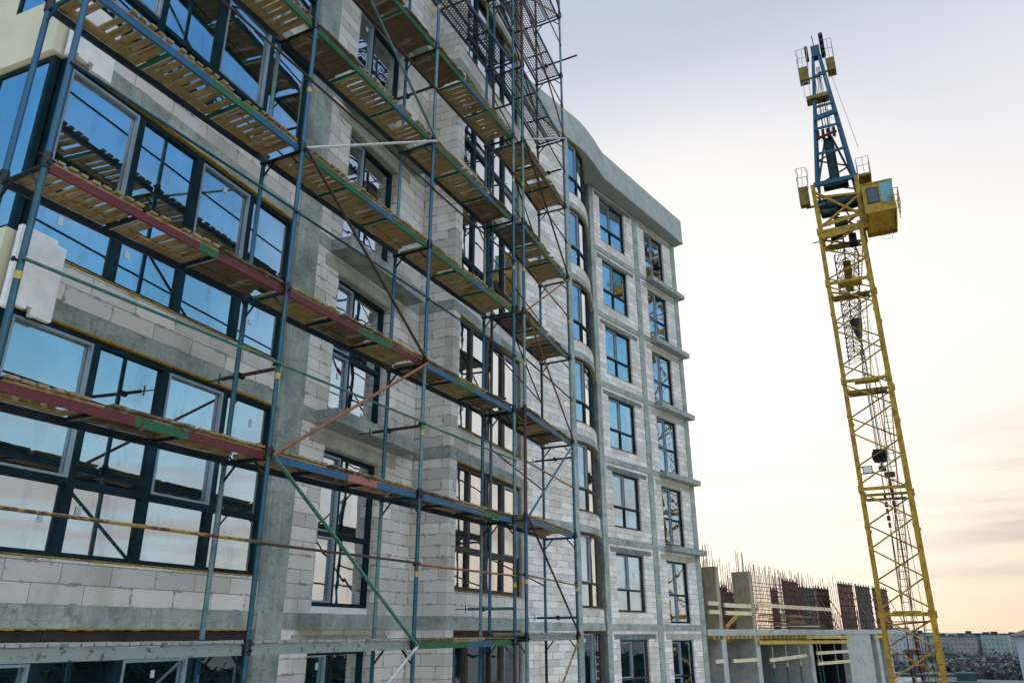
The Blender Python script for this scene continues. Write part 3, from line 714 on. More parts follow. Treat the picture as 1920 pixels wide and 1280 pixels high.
def deck(bay, l, segs, desc, kinds, perf=False, rust=False):
    random.seed(bay.__hash__() if False else (sum(map(ord, bay)) * 31 + l * 7))
    if bay in ('left', 'middle', 'right'):
        xa, xb = {'left': ('A', 'B'), 'middle': ('B', 'C'), 'right': ('C', 'D')}[bay]; xa, xb = PXS[xa] + .05, PXS[xb] - .05; ya = yb = 0.; z = 2 * l; dep = YI
        where = '%s bay of wide scaffold' % bay
    else:
        xa, xb = P2['d'][0] + .05, P2['E'][0] - .05; ya, yb = P2['d'][1], P2['E'][1]; z = 2 * l + DZ; dep = .72; where = 'narrow right scaffold'
    root = thing('scaffold_deck', '%s, %s from bottom, %s' % (desc, ORD[l], where), 'scaffold deck', ((xa + xb) / 2, (ya + yb) / 2 + dep / 2, z), 'decks on the scaffolds')
    for (off, mt, h) in ((.035, segs, .085 if segs != 'w1' else .09), (dep - .035, 'd1', .08)):
        MB().beam((xa, ya + off, z - .028), (xb, yb + off, z - .028), .028, h).build('side_rail', rail_mat(mt), root)
        # lower flange
    if perf:
        for (o0, o1) in ((.06, .335), (.365, .64)):
            m_ = MB(); zz = z + .02
            m_.face([(xa, ya + o0, zz), (xb, yb + o0, zz), (xb, yb + o1, zz), (xa, ya + o1, zz)], [(0, o0), (xb - xa, o0), (xb - xa, o1), (0, o1)])
            m_.build('perforated_sheet', 'perforated', root)
            e = MB()
            for o_ in (o0, o1): e.beam((xa, ya + o_, zz - .025), (xb, yb + o_, zz - .025), .006, .05)
            for t in (0, 1 / 3, 2 / 3, 1): e.beam((xa + (xb - xa) * t, ya + (yb - ya) * t + o0, zz - .02), (xa + (xb - xa) * t, ya + (yb - ya) * t + o1, zz - .02), .02, .03)
            e.build('sheet_edge', 'steel_dark', root)
    else:
        n_ = len(kinds); Lx = (xb - xa) / n_
        for i, kd in enumerate(kinds):
            t0, t1 = i / n_, (i + 1) / n_
            pallet(root, xa + i * Lx + .012, xa + (i + 1) * Lx - .012, .03 - .028, dep - .03, z + .016, ya + (yb - ya) * t0, ya + (yb - ya) * t1, kd)
        for i in range(1, n_):
            x = xa + i * Lx; y = ya + (yb - ya) * i / n_
            MB().beam((x, y + .06, z - .012), (x, y + dep - .06, z - .012), .034, .03).build('cross_bar', rail_mat('g1') if 'g' in segs and l > 2 else 'steel_dark', root)
            MB().beam((x + .034, y + .08, z - .01), (x + .034, y + dep - .08, z - .01), .018, .02).build('cross_bar', 'steel_pale', root)
o_, t_, d_ = 'open', 'tight', 'dark'
DK = [
 ('left', 0, 'w1', 'grey channel railed deck', ('grey',) * 3), ('middle', 0, 'w1', 'grey channel railed deck', ('grey',) * 3), ('right', 0, 'g.5 b.25 g.25', 'green and blue railed plank deck', (d_, t_, d_)),
 ('left', 1, 'r.42 g.2 r.38', 'red and green railed plank deck', (o_, d_, t_)), ('middle', 1, 'b.45 p.2 b.35', 'blue and pink railed plank deck', (t_, d_, t_)), ('right', 1, 'b.6 g.2 b.2', 'blue railed deck, green patch', (d_, t_, d_)),
 ('left', 2, 'r.55 g.08 r.37', 'dark red railed plank deck', (o_, o_, d_)), ('middle', 2, 'r.45 g.25 r.3', 'red railed deck, green stretch', (t_, d_, t_)), ('right', 2, 'b.3 g.2 b.5', 'blue and green railed plank deck', (d_, t_, d_)),
 ('left', 3, 'b.5 g.2 b.3', 'blue railed deck, green stretch', (o_, o_, o_)), ('middle', 3, 'g.45 b.2 g.35', 'green and blue railed plank deck', (o_, o_, t_)), ('right', 3, 'g.45 b.2 g.35', 'green railed deck, blue stretch', (t_, o_, t_)),
 ('left', 4, 'b.5 g.5', 'green railed slatted plank deck', (o_, o_, o_)), ('middle', 4, 'g.6 b.12 g.28', 'bright green railed plank deck', (d_, o_, o_)), ('right', 4, 'g.4 b.3 g.3', 'green and blue railed deck', (t_, o_, d_)),
 ('middle', 5, 'b.3 g.7', 'green railed dark plank deck', (d_, d_, d_)), ('right', 5, 'g.3 b.3 g.4', 'green and blue slotted deck', (d_, o_, o_)),
 ('tower', 0, 'w1', 'grey channel railed deck', ('grey',) * 3), ('tower', 1, 'b.5 g.2 b.3', 'blue railed plank deck', (t_, t_)), ('tower', 2, 'b.7 t.3', 'dark blue railed plank deck', (d_, t_, d_)),
 ('tower', 3, 'g.3 b.4 g.3', 'green and blue railed plank deck', (d_, o_, d_)), ('tower', 4, 'g.7 b.3', 'green railed plank deck', (d_, o_, t_)), ('tower', 5, 'n1', 'brown railed plank deck', (t_, o_, t_)),
]
for bay, l, segs, desc, kinds in DK: deck(bay, l, segs, desc, kinds)
deck('left', 5, 'g1', 'green railed slatted plank deck', (o_, d_, o_))
for bay, l in (('middle', 6), ('right', 6), ('right', 7), ('right', 8), ('tower', 6), ('tower', 7), ('tower', 8), ('tower', 9)):
    deck(bay, l, 'd1', 'dark perforated metal deck', (), True)

# ------------------------------------------------------------------ tower crane
CR = Vector((35.72, -5.26, 0)); HA = .02301
CF = Fr(CR.x, CR.y, HA - math.pi / 2)       # s to the right as seen, d away from the viewer
crane = thing('tower_crane', 'tall yellow lattice tower crane with blue head and yellow cabin', 'crane', (CR.x, CR.y, GZ))
cp_ = CF.p
YM = 'crane_yellow'
JO = [-10.6, -4.85, .89, 6.72, 12.3, 17.9, 21.1]
W0, W1, DF, DB = -1.03, 1.08, 0.0, 2.1
legs = [(W0, DF), (W1, DF), (W0 + .02, DB), (W1 + .16, DB)]
for i, (a, d) in enumerate(legs):
    m_ = MB(); wd = .17 if i != 1 else .20
    m_.beam(cp_(a, d, GZ), cp_(a, d, 21.1 if i < 4 else 24), wd * (.8 if i > 1 else 1))
    for z in JO: m_.beam(cp_(a, d, z - .17), cp_(a, d, z + .17), wd + .09)
    for z in JO[2:-1]: m_.beam(cp_(a, d, z - 1.9), cp_(a, d, z - 1.75), wd + .05)
    m_.build('leg', YM, crane)
for q in range(len(JO) - 1):
    z0, z1 = JO[q], JO[q + 1]; n_ = 4 if z1 - z0 > 4 else 3; m_ = MB()
    faces = [((W0, DF), (W1, DF), 0), ((W0, DB), (W1 + .16, DB), 1), ((W0, DF), (W0, DB), 0), ((W1, DF), (W1 + .16, DB), 1)]
    for (A, B, ph) in faces:
        for i in range(n_):
            za = z0 + .25 + (z1 - z0 - .4) * i / n_; zb_ = z0 + .25 + (z1 - z0 - .4) * (i + 1) / n_
            p, q_ = (A, B) if (i + ph) % 2 == 0 else (B, A)
            m_.tube(cp_(p[0], p[1], za), cp_(q_[0], q_[1], zb_), .042, 6)
    m_.build('lattice_brace', YM, crane)
for z in JO[1:]:
    m_ = MB(); m_.beam(cp_(W0, DF, z), cp_(W1, DF, z), .12, .15); m_.beam(cp_(W0, DB, z), cp_(W1, DB, z), .1, .13)
    m_.beam(cp_(W0, DF, z), cp_(W0, DB, z), .12, .16); m_.beam(cp_(W1, DF, z), cp_(W1, DB, z), .12, .16)
    m_.box(CF, W0 + .5, W1 - .4, .3, 1.2, z + .1, z + .14); m_.build('platform', YM, crane)
    d2 = MB().box(CF, W0 + .12, W1 - .12, 1.3, 2.0, z - .34, z - .30); d2.beam(cp_(W0, DF, z - .5), cp_(W1, DB, z - .3), .08); d2.build('platform', 'crane_yellow_dark', crane)
# ladder inside the mast
la = MB(); 
for q in range(len(JO) - 1):
    z0, z1 = JO[q], JO[q + 1]; s_ = .25 if q % 2 else -.1
    a_, b_ = cp_(s_, 1.0, z0 + .2), cp_(s_ + .5, 1.7, z1)
    la.tube(a_, b_, .03, 5); la.tube(a_ + Vector((0, -.4, 0)), b_ + Vector((0, -.4, 0)), .03, 5)
    for i in range(1, 16):
        t = i / 16; p = a_.lerp(b_, t); la.tube(p, p + Vector((0, -.4, 0)), .016, 4)
la.build('ladder', 'crane_yellow_dark', crane)
# slewing part: drum deck between 21 and 24
m_ = MB()
for (a, d) in ((-1.0, 0), (1.3, 0), (-1.0, 2.1), (1.3, 2.1)): MB().beam(cp_(a * .96, d, 21.1), cp_(a, d, 24.1), .22).build('turntable_post', YM, crane)
for (a0, a1, z0, z1) in ((-1.0, 1.3, 21.3, 22.9), (1.3, -1.0, 21.6, 23.7), (-1.0, 1.3, 23.3, 23.0)):
    MB().beam(cp_(a0, 0, z0), cp_(a1, 0, z1), .12).build('turntable_brace', YM, crane); MB().beam(cp_(a0, 2.1, z0 + .2), cp_(a1, 2.1, z1), .1).build('turntable_brace', YM, crane)
m_.beam(cp_(-1.0, -.02, 20.75), cp_(1.55, -.02, 21.05), .16, .34); m_.beam(cp_(-1.0, .0, 21.45), cp_(1.5, 0, 21.75), .1, .2)
m_.build('turntable', YM, crane)
m_ = MB().tube(cp_(-.85, 1.0, 22.9), cp_(1.15, 1.0, 23.15), .42, 14); m_.tube(cp_(-.75, .5, 22.4), cp_(.1, .5, 22.4), .25, 12); m_.box(CF, -.2, .5, .6, 1.5, 21.6, 22.1); m_.build('winch_drum', 'crane_green', crane, True)
m_ = MB()
random.seed(3)
for i in range(16):
    a = cp_(U(-.8, .9), U(.2, 1.8), U(20.6, 23)); MB().tube(a, a + Vector((U(-.4, .4), U(-.7, .7), U(-.9, .9))), .035, 5).build('strut', 'crane_dark', crane)
MB().box(CF, -.5, .1, .8, 1.3, 21.0, 21.5).build('motor', 'crane_dark', crane); MB().box(CF, .4, .8, .5, 1.1, 20.3, 20.9).build('motor', 'crane_dark', crane)
# blue head
BL = 'crane_blue'
apL, apR = cp_(.17, 1.0, 33.5), cp_(.55, 1.0, 33.5)
m_ = MB()
for d in (0.05, 2.05):
    m_.beam(cp_(-.80, d, 24.0), apL + Vector((0, 0, 0)) + CF.n * (d - 1) * .12, .15); m_.beam(cp_(1.27, d, 24.0), apR + CF.n * (d - 1) * .12, .19)
m_.beam(cp_(-.95, 0, 24.1), cp_(1.4, 0, 24.1), .16, .26); m_.beam(cp_(-.95, 2.1, 24.1), cp_(1.4, 2.1, 24.1), .14, .2)
m_.build('head_leg', BL, crane)
m_ = MB()
def hl(z): t = (z - 24) / 9.5; return -.80 + (.17 + .80) * t
def hr(z): t = (z - 24) / 9.5; return 1.27 + (.55 - 1.27) * t
for z in (26.2, 27.9, 29.4, 31.6): MB().beam(cp_(hl(z), .2, z), cp_(hr(z), .2, z), .07, .14).build('head_tie', BL, crane)
MB().beam(cp_(hl(28.6), .2, 28.6), cp_(hr(28.8), .2, 28.8), .14, .3).build('head_tie', BL, crane)
zz = [24.3, 25.1, 25.9, 26.7, 27.3]
for i in range(4):
    a, b = (hl, hr) if i % 2 else (hr, hl)
    m_.tube(cp_(a(zz[i]), 1.8, zz[i]), cp_(b(zz[i + 1]), 1.8, zz[i + 1]), .05, 6)
m_.build('head_brace', BL, crane)
m_ = MB().box(CF, .12, .62, .75, 1.25, 33.45, 34.25); m_.build('head_block', BL, crane)
m_ = MB().tube(cp_(-.15, 1, 33.4), cp_(-.15, 1, 34.5), .10, 8).tube(cp_(.80, 1, 33.4), cp_(.80, 1, 35.2), .13, 8).tube(cp_(.35, 1, 34.2), cp_(.3, 1, 35.2), .03, 5)
for z in (33.5, 33.9, 34.4, 34.8): m_.tube(cp_(.72, .8, z), cp_(.9, .8, z), .2, 10)
m_.build('sheave', 'crane_dark', crane)
# dark inner boom support seen through the head
m_ = MB(); m_.beam(cp_(-.75, .5, 24.1), cp_(.08, .9, 27.6), .1); m_.beam(cp_(1.2, .5, 24.1), cp_(.42, .9, 27.6), .1)
m_.box(CF, -.05, .5, .8, 1.4, 24.6, 27.5); m_.box(CF, -.45, .9, .7, 1.3, 24.25, 24.65)
m_.build('boom_foot', 'crane_green', crane)
m_ = MB()
for a in (-.28, .0, .3, .6): m_.tube(cp_(a, .6, 27.4), cp_(a + .02, .6, 28.0), .09, 6)
m_.beam(cp_(-.3, .6, 27.5), cp_(.75, .6, 27.7), .12); m_.build('pulley_block', 'shackle_red', crane)
m_ = MB()
for a in (.05, .2, .35, .48): m_.tube(cp_(a, .7, 27.8), cp_(a * .4 + .25, .9, 32.7), .018, 4)
for z in (29.0, 28.5, 28.0, 27.2, 26.4):
    pts = [cp_(.25 + .38 * math.cos(t), .5 - .4 * math.sin(t), z) for t in [math.pi * i / 8 for i in range(9)]]; m_.path(pts, .016, 4)
m_.tube(cp_(.0, .7, 24.3), cp_(.1, .8, 32), .022, 4); m_.tube(cp_(.45, .7, 24.3), cp_(.35, .8, 32), .022, 4)
m_.build('rope', 'cable_dark', crane)
MB().path([cp_(.8, 1, 33.6), cp_(1.35, .5, 29.0), cp_(1.7, .2, 26.0)], .011, 4).build('stay_rope', 'cable_dark', crane)
# side platforms with cages
def cage(a0, a1, z0, z1, zr, d0=.3, d1=1.5):
    f_ = MB().box(CF, a0, a1, d0, d1, z0, z0 + .06)
    f_.box(CF, a0, a1, d0, d0 + .04, z0 + .06, z1)
    f_.box(CF, a0, a0 + .04, d0 + .04, d1, z0 + .06, z1); f_.box(CF, a1 - .04, a1, d0 + .04, d1, z0 + .06, z1)
    f_.beam(cp_((a0 + a1) / 2, 1, z0 + .1), cp_(.3 if z0 > 30 else (1.2 if a0 > 0 else -.9), 1, z0 + .1), .1)
    o = f_.build('side_platform', 'crane_yellow_dark', crane)
    r_ = MB()
    for (a, d) in ((a0, d0), (a1, d0), (a0, d1), (a1, d1), ((a0 + a1) / 2, d0)): r_.tube(cp_(a, d, z1), cp_(a + (.1 if a < 0 else 0), d, zr), .018, 5)
    for z in (zr, (zr + z1) / 2): r_.path([cp_(a0, d1, z), cp_(a0, d0, z), cp_(a1, d0, z), cp_(a1, d1, z)], .018, 5)
    r_.build('guard_rail', 'steel_pale', o)
cage(-.78, -.22, 32.0, 32.95, 34.3, .8, 1.4); cage(.86, 1.34, 32.2, 33.1, 34.5, .8, 1.5)
cage(-1.82, -1.28, 23.2, 24.35, 25.6, .3, .8); cage(1.45, 2.10, 24.2, 24.35, 25.4)
MB().box(CF, -.58, .66, .4, 1.1, 30.2, 30.27).box(CF, -.58, .66, .4, .44, 30.27, 30.45).build('head_platform', 'crane_yellow_dark', crane)
m_ = MB()
for a in (-.62, -.3, .1, .45, .70): m_.tube(cp_(a, .4, 30.4), cp_(a, .4, 31.5), .018, 5)
m_.tube(cp_(-.62, .4, 31.5), cp_(.7, .4, 31.5), .018, 5).build('guard_rail', 'steel_pale', crane)
# cabin
cb = MB().box(CF, 1.42, 2.92, -1.0, 1.9, 21.40, 22.85); cb.box(CF, 1.38, 2.96, -1.04, 1.94, 22.85, 22.93)
cb.box(CF, 1.40, 2.94, -1.02, 1.92, 21.32, 21.40)
for d in (-1.06, 1.9): cb.box(CF, 1.40, 2.94, d, d + .06, 21.1, 21.32)
for a in (1.40, 2.88): cb.box(CF, a, a + .06, -1.0, 1.9, 21.1, 21.32)
cab = cb.build('cabin', YM, crane)
MB().box(CF, 1.66, 2.16, -1.03, -1.0, 21.72, 22.55).build('cabin_window', 'cab_glass', cab)
wf = MB()
for (a0, a1, z0, z1) in ((1.62, 1.66, 21.67, 22.6), (2.16, 2.20, 21.67, 22.6), (1.66, 2.16, 21.67, 21.72), (1.66, 2.16, 22.55, 22.6)): wf.box(CF, a0, a1, -1.04, -1.0, z0, z1)
wf.build('window_frame', 'crane_dark', cab)
MB().box(CF, 2.30, 2.88, -1.03, -1.0, 21.6, 22.8).build('cabin_panel', 'panel_blue_peeling', cab)
m_ = MB()
for z in (21.4, 21.8, 22.2): m_.path([cp_(2.8, -1.2, z), cp_(3.12, -1.2, z), cp_(3.12, 0.5, z)], .022, 5)
for a, d in ((2.85, -1.2), (3.12, -1.2), (3.12, -.2), (3.12, .5)): m_.tube(cp_(a, d, 21.2), cp_(a, d, 22.25), .022, 5)
m_.build('cabin_rail', YM, cab)
MB().beam(cp_(1.1, .5, 21.0), cp_(1.42, .5, 21.0), .2).beam(cp_(1.1, .5, 22.8), cp_(1.42, .5, 22.8), .15).build('cabin_bracket', 'crane_yellow_dark', crane)
MB().path([cp_(1.9, .2, 20.7), cp_(2.1, .2, 20.25), cp_(2.4, .2, 20.2), cp_(2.6, .2, 20.65)], .012, 4).path([cp_(1.7, .2, 20.7), cp_(2.1, .2, 20.05), cp_(2.5, .2, 20.0), cp_(2.8, .2, 20.65)], .012, 4).build('cable', 'cable_dark', crane)
# the jib, pointing away
JS, JE = Vector((37.5, -5.35, 20.3)), Vector((58.4, -4.28, 20.2)); jd = (JE - JS); jn = Vector((-jd.y, jd.x, 0)).normalized()
m_ = MB(); NJ = 19; wj = .62
for sgn in (-1, 1): m_.beam(JS + jn * sgn * wj, JE + jn * sgn * wj * .8, .07)
m_.beam(JS + Vector((0, 0, 1.15)), JE + Vector((0, 0, .9)), .08)
for i in range(NJ):
    a = JS.lerp(JE, i / NJ); b = JS.lerp(JE, (i + 1) / NJ); mm = JS.lerp(JE, (i + .5) / NJ) + Vector((0, 0, 1.1))
    for sgn in (-1, 1):
        m_.tube(a + jn * sgn * wj, mm, .022, 4); m_.tube(b + jn * sgn * wj * .95, mm, .022, 4)
    m_.tube(a + jn * wj, a - jn * wj, .022, 4); m_.tube(a + jn * wj * (1 if i % 2 else -1), b - jn * wj * (1 if i % 2 else -1), .022, 4)
m_.build('jib', 'jib_dark', crane)
m_ = MB()
for i, t in enumerate((.08, .13, .2)):
    p = JS.lerp(JE, t); m_.box(Fr(p.x, p.y, 0), -.3, .4, -.22, .2, 20.0 - .1 * i, 20.5)
m_.build('jib_fitting', 'crane_yellow_dark', crane)
p = JS.lerp(JE, .52)
m_ = MB(); m_.tube(p + Vector((0, -.2, .0)), p + Vector((0, -.25, -.5)), .42, 8, .34); m_.tube(p + Vector((0, -.25, -.5)), p + Vector((0, -.3, -1.6)), .34, 8, .10)
m_.build('trolley', 'steel_rust', crane)
# floodlight bracketed on the mast
fl = MB().box(CF, -.80, -.36, -.25, -.12, 7.42, 7.80).build('floodlight', 'crane_dark', crane)
MB().box(CF, -.76, -.40, -.262, -.25, 7.46, 7.76).build('lens', 'styrofoam', fl)
MB().beam(cp_(-1.0, 0, 7.4), cp_(-.5, -.18, 7.6), .04).build('bracket', 'crane_dark', fl)
# ropes hanging inside the mast outline
ropes = MB(); random.seed(5)
for i in range(7):
    a = U(-.1, .75); d = U(.6, 1.6); z0 = U(12, 20); z1 = GZ + .2 if i % 2 else U(-6, 4)
    ropes.tube(cp_(a, d, z0), cp_(a + U(-.05, .15), d, z1), .012, 4)
ropes.build('rope', 'cable_dark', crane)
# hook block and slings hanging from the jib trolley: a thing of its own
HK = Vector((54.9, -4.95, 0)); HX = Fr(HK.x, HK.y, HA - math.pi / 2)
hk = thing('hook_block', 'dark hook block with red shackles hanging inside the crane mast outline', 'crane hook', (HK.x, HK.y, 11.5))
m_ = MB()
for z in (11.9, 12.1): 
    for a in (-.2, .12): m_.tube(HX.p(a, -.2, z), HX.p(a, .25, z), .36, 12)
m_.box(HX, -.45, .42, -.12, .12, 11.55, 12.5); m_.build('pulley', 'crane_dark', hk)
m_ = MB().box(HX, -.25, .25, -.15, .15, 10.9, 11.25); m_.tube(HX.p(0, 0, 11.5), HX.p(0, 0, 11.0), .08, 8); m_.box(HX, .05, .75, -.15, .15, 10.45, 10.8); m_.build('hook', 'steel_rust', hk)
m_ = MB()
for a in (-.18, -.06, .08, .2): m_.tube(HX.p(a, 0, 12.3), HX.p(a * .7, 0, 20.0), .022, 4)
m_.build('hoist_rope', 'cable_dark', hk)
for (a0, a1, mz) in ((-.15, -.25, 8.0), (.35, .30, 9.0)):
    s_ = MB().tube(HX.p(a0, 0, 10.6), HX.p(a0, 0, mz + 1.2), .03, 5); s_.tube(HX.p(a0, 0, mz - 1.2), HX.p(a1, 0, mz - 5.0), .045, 5); sl = s_.build('sling', 'cable_dark', hk)
    c = MB()
    for j in range(5): c.tube(HX.p(a0, 0, mz + 1.2 - j * .48), HX.p(a0, 0, mz + .86 - j * .48), .09 if j % 2 == 0 else .12, 8)
    c.build('shackle', 'shackle_red', sl)
    s_ = MB().tube(HX.p(a1, 0, mz - 5.0), HX.p(a1 - .05, 0, -1.2 if a0 < 0 else 0), .04, 5); s_.build('sling', 'cable_dark', hk)
    c = MB()
    for j in range(7): c.tube(HX.p(a1 - .05, 0, (-1.2 if a0 < 0 else 0) - j * .5), HX.p(a1 - .05, 0, (-1.6 if a0 < 0 else -.4) - j * .5), .11 if j % 2 else .15, 8)
    c.build('shackle', 'shackle_red', hk)

# ------------------------------------------------------------------ second building, still a concrete frame
b2 = thing('concrete_frame_building', 'unfinished concrete frame with bare columns and rebar right of the apartment building', 'building', (40, 4, GZ))
Z2 = .24
sl = MB().box(FW, .12, 34, -.05, 16, Z2 - .26, Z2); sl.build('floor_slab', 'concrete_far', b2)
def rebar_tuft(parent, s, d, z, n_=6, h=(.7, 1.3)):
    m_ = MB()
    for i in range(n_):
        a, b_ = s + U(-.12, .25), d + U(0, .6); m_.tube(FW.p(a, b_, z), FW.p(a + U(-.03, .03), b_, z + U(*h)), .011, 4)
    m_.build('starter_bar', 'rebar', parent)
random.seed(11)
for (s0, s1, d1, zt) in ((1.40, 1.72, .85, 2.85), (4.92, 5.25, .85, 2.82)):
    c = MB().box(FW, s0, s1, .0, d1, Z2, zt).build('column', 'concrete_warm', b2); rebar_tuft(c, s0 + .1, .1, zt, 7, (.8, 1.2))
for (s0, s1, d1) in ((1.42, 1.88, 1.8), (4.95, 5.42, 2.1), (11.75, 12.25, 2.2), (17.9, 22.5, .35), (23.6, 24.3, 1.6), (26.2, 26.7, 1.5)):
    MB().box(FW, s0, s1, .0, d1, GZ, Z2 - .26).build('column', 'concrete_far', b2)
for k in (1, 2, 3): MB().box(FW, .12, 34, .02, 16, Z2 - .26 - 3 * k - .2, Z2 - .26 - 3 * k).build('floor_slab', 'concrete_far', b2)
MB().box(FW, .3, 33.3, 7.5, 7.8, GZ, Z2 - .262).box(FW, .3, .6, .4, 7.5, GZ, Z2 - .262).build('core_wall', 'concrete_dark', b2)
MB().box(FW, 7.2, 11.6, 2.9, 3.1, GZ, Z2 - .46).box(FW, 18.6, 26.0, 2.5, 2.7, GZ, Z2 - .46).build('shade_sheet', 'interior_shade', b2)  # near-black sheets painting the shade inside the openings
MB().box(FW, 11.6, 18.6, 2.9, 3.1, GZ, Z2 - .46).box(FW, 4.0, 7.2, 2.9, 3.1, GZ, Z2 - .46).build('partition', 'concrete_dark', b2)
# rebar standing in the slab (too many bars to count)
rm = MB(); random.seed(12)
def grid(s0, s1, d, z0, z1, st, hz_=True, top=(.4, 1.1)):
    s = s0
    while s < s1:
        rm.tube(FW.p(s, d, z0), FW.p(s + U(-.04, .04), d, z1 + U(*top)), .017, 4); s += st * U(.8, 1.2)
    if hz_:
        z = z0 + .2
        while z < z1: rm.tube(FW.p(s0, d, z), FW.p(s1, d, z), .015, 4); z += st * 1.1
grid(1.9, 8.0, 2.2, Z2, 2.2, .20, True, (.2, .7)); grid(7.2, 12.4, 1.1, Z2, 2.6, .17, True, (.1, .9)); grid(13.0, 17.6, 2.0, Z2, 2.8, .20, True, (.1, .8)); grid(17.8, 33, 3.4, Z2, 2.8, .40, False, (.3, 1.1)); grid(9, 17, 5, Z2, 3.0, .3, False, (.5, 1.3)); grid(16, 24, .9, Z2, .9, .25, False, (.0, .6))
rm.build('rebar_mesh', 'rebar', b2)['kind'] = 'stuff'
def fixed(p): return p
# formwork panels on the slab
def formpanel(s0, s1, d, z1, mat, label, sh=0.):
    c0 = FW.p((s0 + s1) / 2, d, Z2); t = thing('formwork_panel', label, 'formwork', c0, 'wall formwork on the unfinished slab')
    MB().box(FW, s0, s1, d, d + .06, Z2 + .01, z1).build('sheet', mat, t)
    bars = MB(); n_ = 7
    for i in range(n_): z = Z2 + .2 + (z1 - Z2 - .35) * i / (n_ - 1); bars.box(FW, s0 - .08, s1 + .08, d - .11, d - .05, z, z + .07)
    bars.build('waler', 'steel_rust' if mat == 'formwork_brown' else 'prop_green', t)
    st = MB(); n_ = max(2, int((s1 - s0) / .5))
    for i in range(n_ + 1): a = s0 + (s1 - s0) * i / n_; st.box(FW, a - .03, a + .03, d - .05, d, Z2 + .01, z1 + .12)
    st.build('stud', 'bar_pink', t)
    MB().tube(FW.p(s1 - .2, d - .1, z1 - .6), FW.p(s1 - .1, d - 1.1, Z2 + .03), .03, 6).build('push_prop', 'bar_pink', t)
    br = MB().tube(FW.p(s0 + .2, d - .1, z1 - .6), FW.p(s0 + .3, d - 1.1, Z2 + .03), .03, 6)
    br.build('push_prop', 'bar_pink', t)
FPn = [(2.69, 3.12, 1.5, 2.1, 'formwork_brown', 'narrow brown formwork, only a strip beside the apartment building corner'),
       (7.9, 8.8, 3.0, 2.35, 'formwork_brown', 'brown formwork just right of the first bare column'),
       (10.0, 11.2, 3.6, 2.2, 'formwork_brown', 'low brown formwork just left of the second bare column'),
       (14.9, 15.7, 3.0, 2.5, 'formwork_brown', 'lower brown formwork at the left edge of the widest panel'),
       (15.8, 18.1, 2.6, 3.0, 'formwork_brown', 'widest brown formwork panel, behind the rebar mesh'),
       (18.5, 20.9, 2.6, 2.75, 'formwork_green', 'green barred formwork panel right of the widest brown one'),
       (21.3, 23.6, 2.6, 2.8, 'formwork_brown', 'brown formwork panel above the blue bin'),
       (21.6, 24.2, 1.2, 3.05, 'formwork_brown', 'dark brown formwork tower, third from the crane mast'),
       (25.1, 28.0, 1.2, 3.05, 'formwork_green', 'formwork panel with green bands just left of the crane mast'),
       (28.9, 32.2, 1.2, 3.05, 'formwork_brown', 'brown formwork panel seen behind the left leg of the crane mast')]
for a in FPn: formpanel(*a)
def bar(name, s0, s1, d, z, h, mat, label, cat, group=None, z1=None, w=.08):
    m_ = MB().beam(FW.p(s0, d, z), FW.p(s1, d, z if z1 is None else z1), w, h, (0, 0, 1)); return solo(m_, name, mat, FW.p((s0 + s1) / 2, d, z), label, cat, group)
G1 = 'timber guard boards on the unfinished slab'
bar('guard_board', .3, 1.25, -.08, 1.28, .16, 'timber_pale', 'upper pale board left of the first bare column', 'guard board', G1)
bar('guard_board', .3, 1.30, -.08, .93, .16, 'timber_pale', 'lower pale board left of the first bare column', 'guard board', G1)
bar('guard_board', 1.8, 4.60, -.08, 1.24, .17, 'timber_pale', 'upper pale board between the two bare columns', 'guard board', G1)
bar('guard_board', 1.9, 4.60, -.08, .92, .17, 'timber_pale', 'lower pale board between the two bare columns', 'guard board', G1)
bar('guard_board', 5.4, 15.8, -.08, 1.32, .18, 'timber_pale', 'long pale board running right from the second bare column', 'guard board', G1, 1.30)
bar('timber_brace', 5.45, 6.6, .3, .75, .14, 'timber_yellow', 'short yellow timber brace right of the second column', 'timber', None, 1.45)
bar('timber_brace', 3.2, 4.7, .6, .28, .14, 'timber_yellow', 'yellow timber leaning at the foot of the second column', 'timber', None, .9)
G2 = 'formwork beams under the slab'
bar('formwork_beam', 5.1, 17.5, -.10, -.33, .17, 'timber_yellow', 'long yellow beam below the slab edge over the green props', 'formwork beam', G2, -.42)
bar('formwork_beam', 10.9, 18.0, -.22, -.13, .16, 'timber_yellow', 'yellow beam tight under the slab edge, left of the broad wall', 'formwork beam', G2, -.16)
bar('formwork_beam', 22.9, 27.0, -.10, -.18, .17, 'timber_yellow', 'short yellow beam by the crane mast', 'formwork beam', G2)
bar('formwork_beam', .4, 4.9, 1.2, -.22, .17, 'timber_yellow', 'yellow beam between the first two lower columns', 'formwork beam', G2)
bar('guard_board', .5, 1.3, -.08, -1.02, .14, 'timber_pale', 'pale board below the slab beside the apartment block', 'guard board', G1)
bar('guard_board', 2.2, 4.7, -.08, -1.05, .14, 'timber_pale', 'pale board below the slab between the first two lower columns', 'guard board', G1)
bar('guard_board', 6.2, 10.9, -.08, -1.12, .15, 'timber_pale', 'pale board below the slab in the propped opening', 'guard board', G1, -1.02)
bar('guard_board', 12.5, 17.6, -.08, -.93, .15, 'timber_pale', 'upper pale board in the darkest opening below the slab', 'guard board', G1)
bar('guard_board', 12.5, 17.6, -.08, -1.45, .15, 'timber_pale', 'lower pale board in the darkest opening below the slab', 'guard board', G1)
bx_ = MB(); random.seed(4)
for i in range(11):
    s = .5 + i * .46; bx_.box(FW, s, s + .08, -.12, 2.4, Z2 - .40, Z2 - .262)
for i in range(12):
    s = 5.6 + i * .55; bx_.box(FW, s, s + .08, -.06, 2.4, Z2 - .43, Z2 - .262)
bx_.build('formwork_joist', 'timber_yellow', b2)
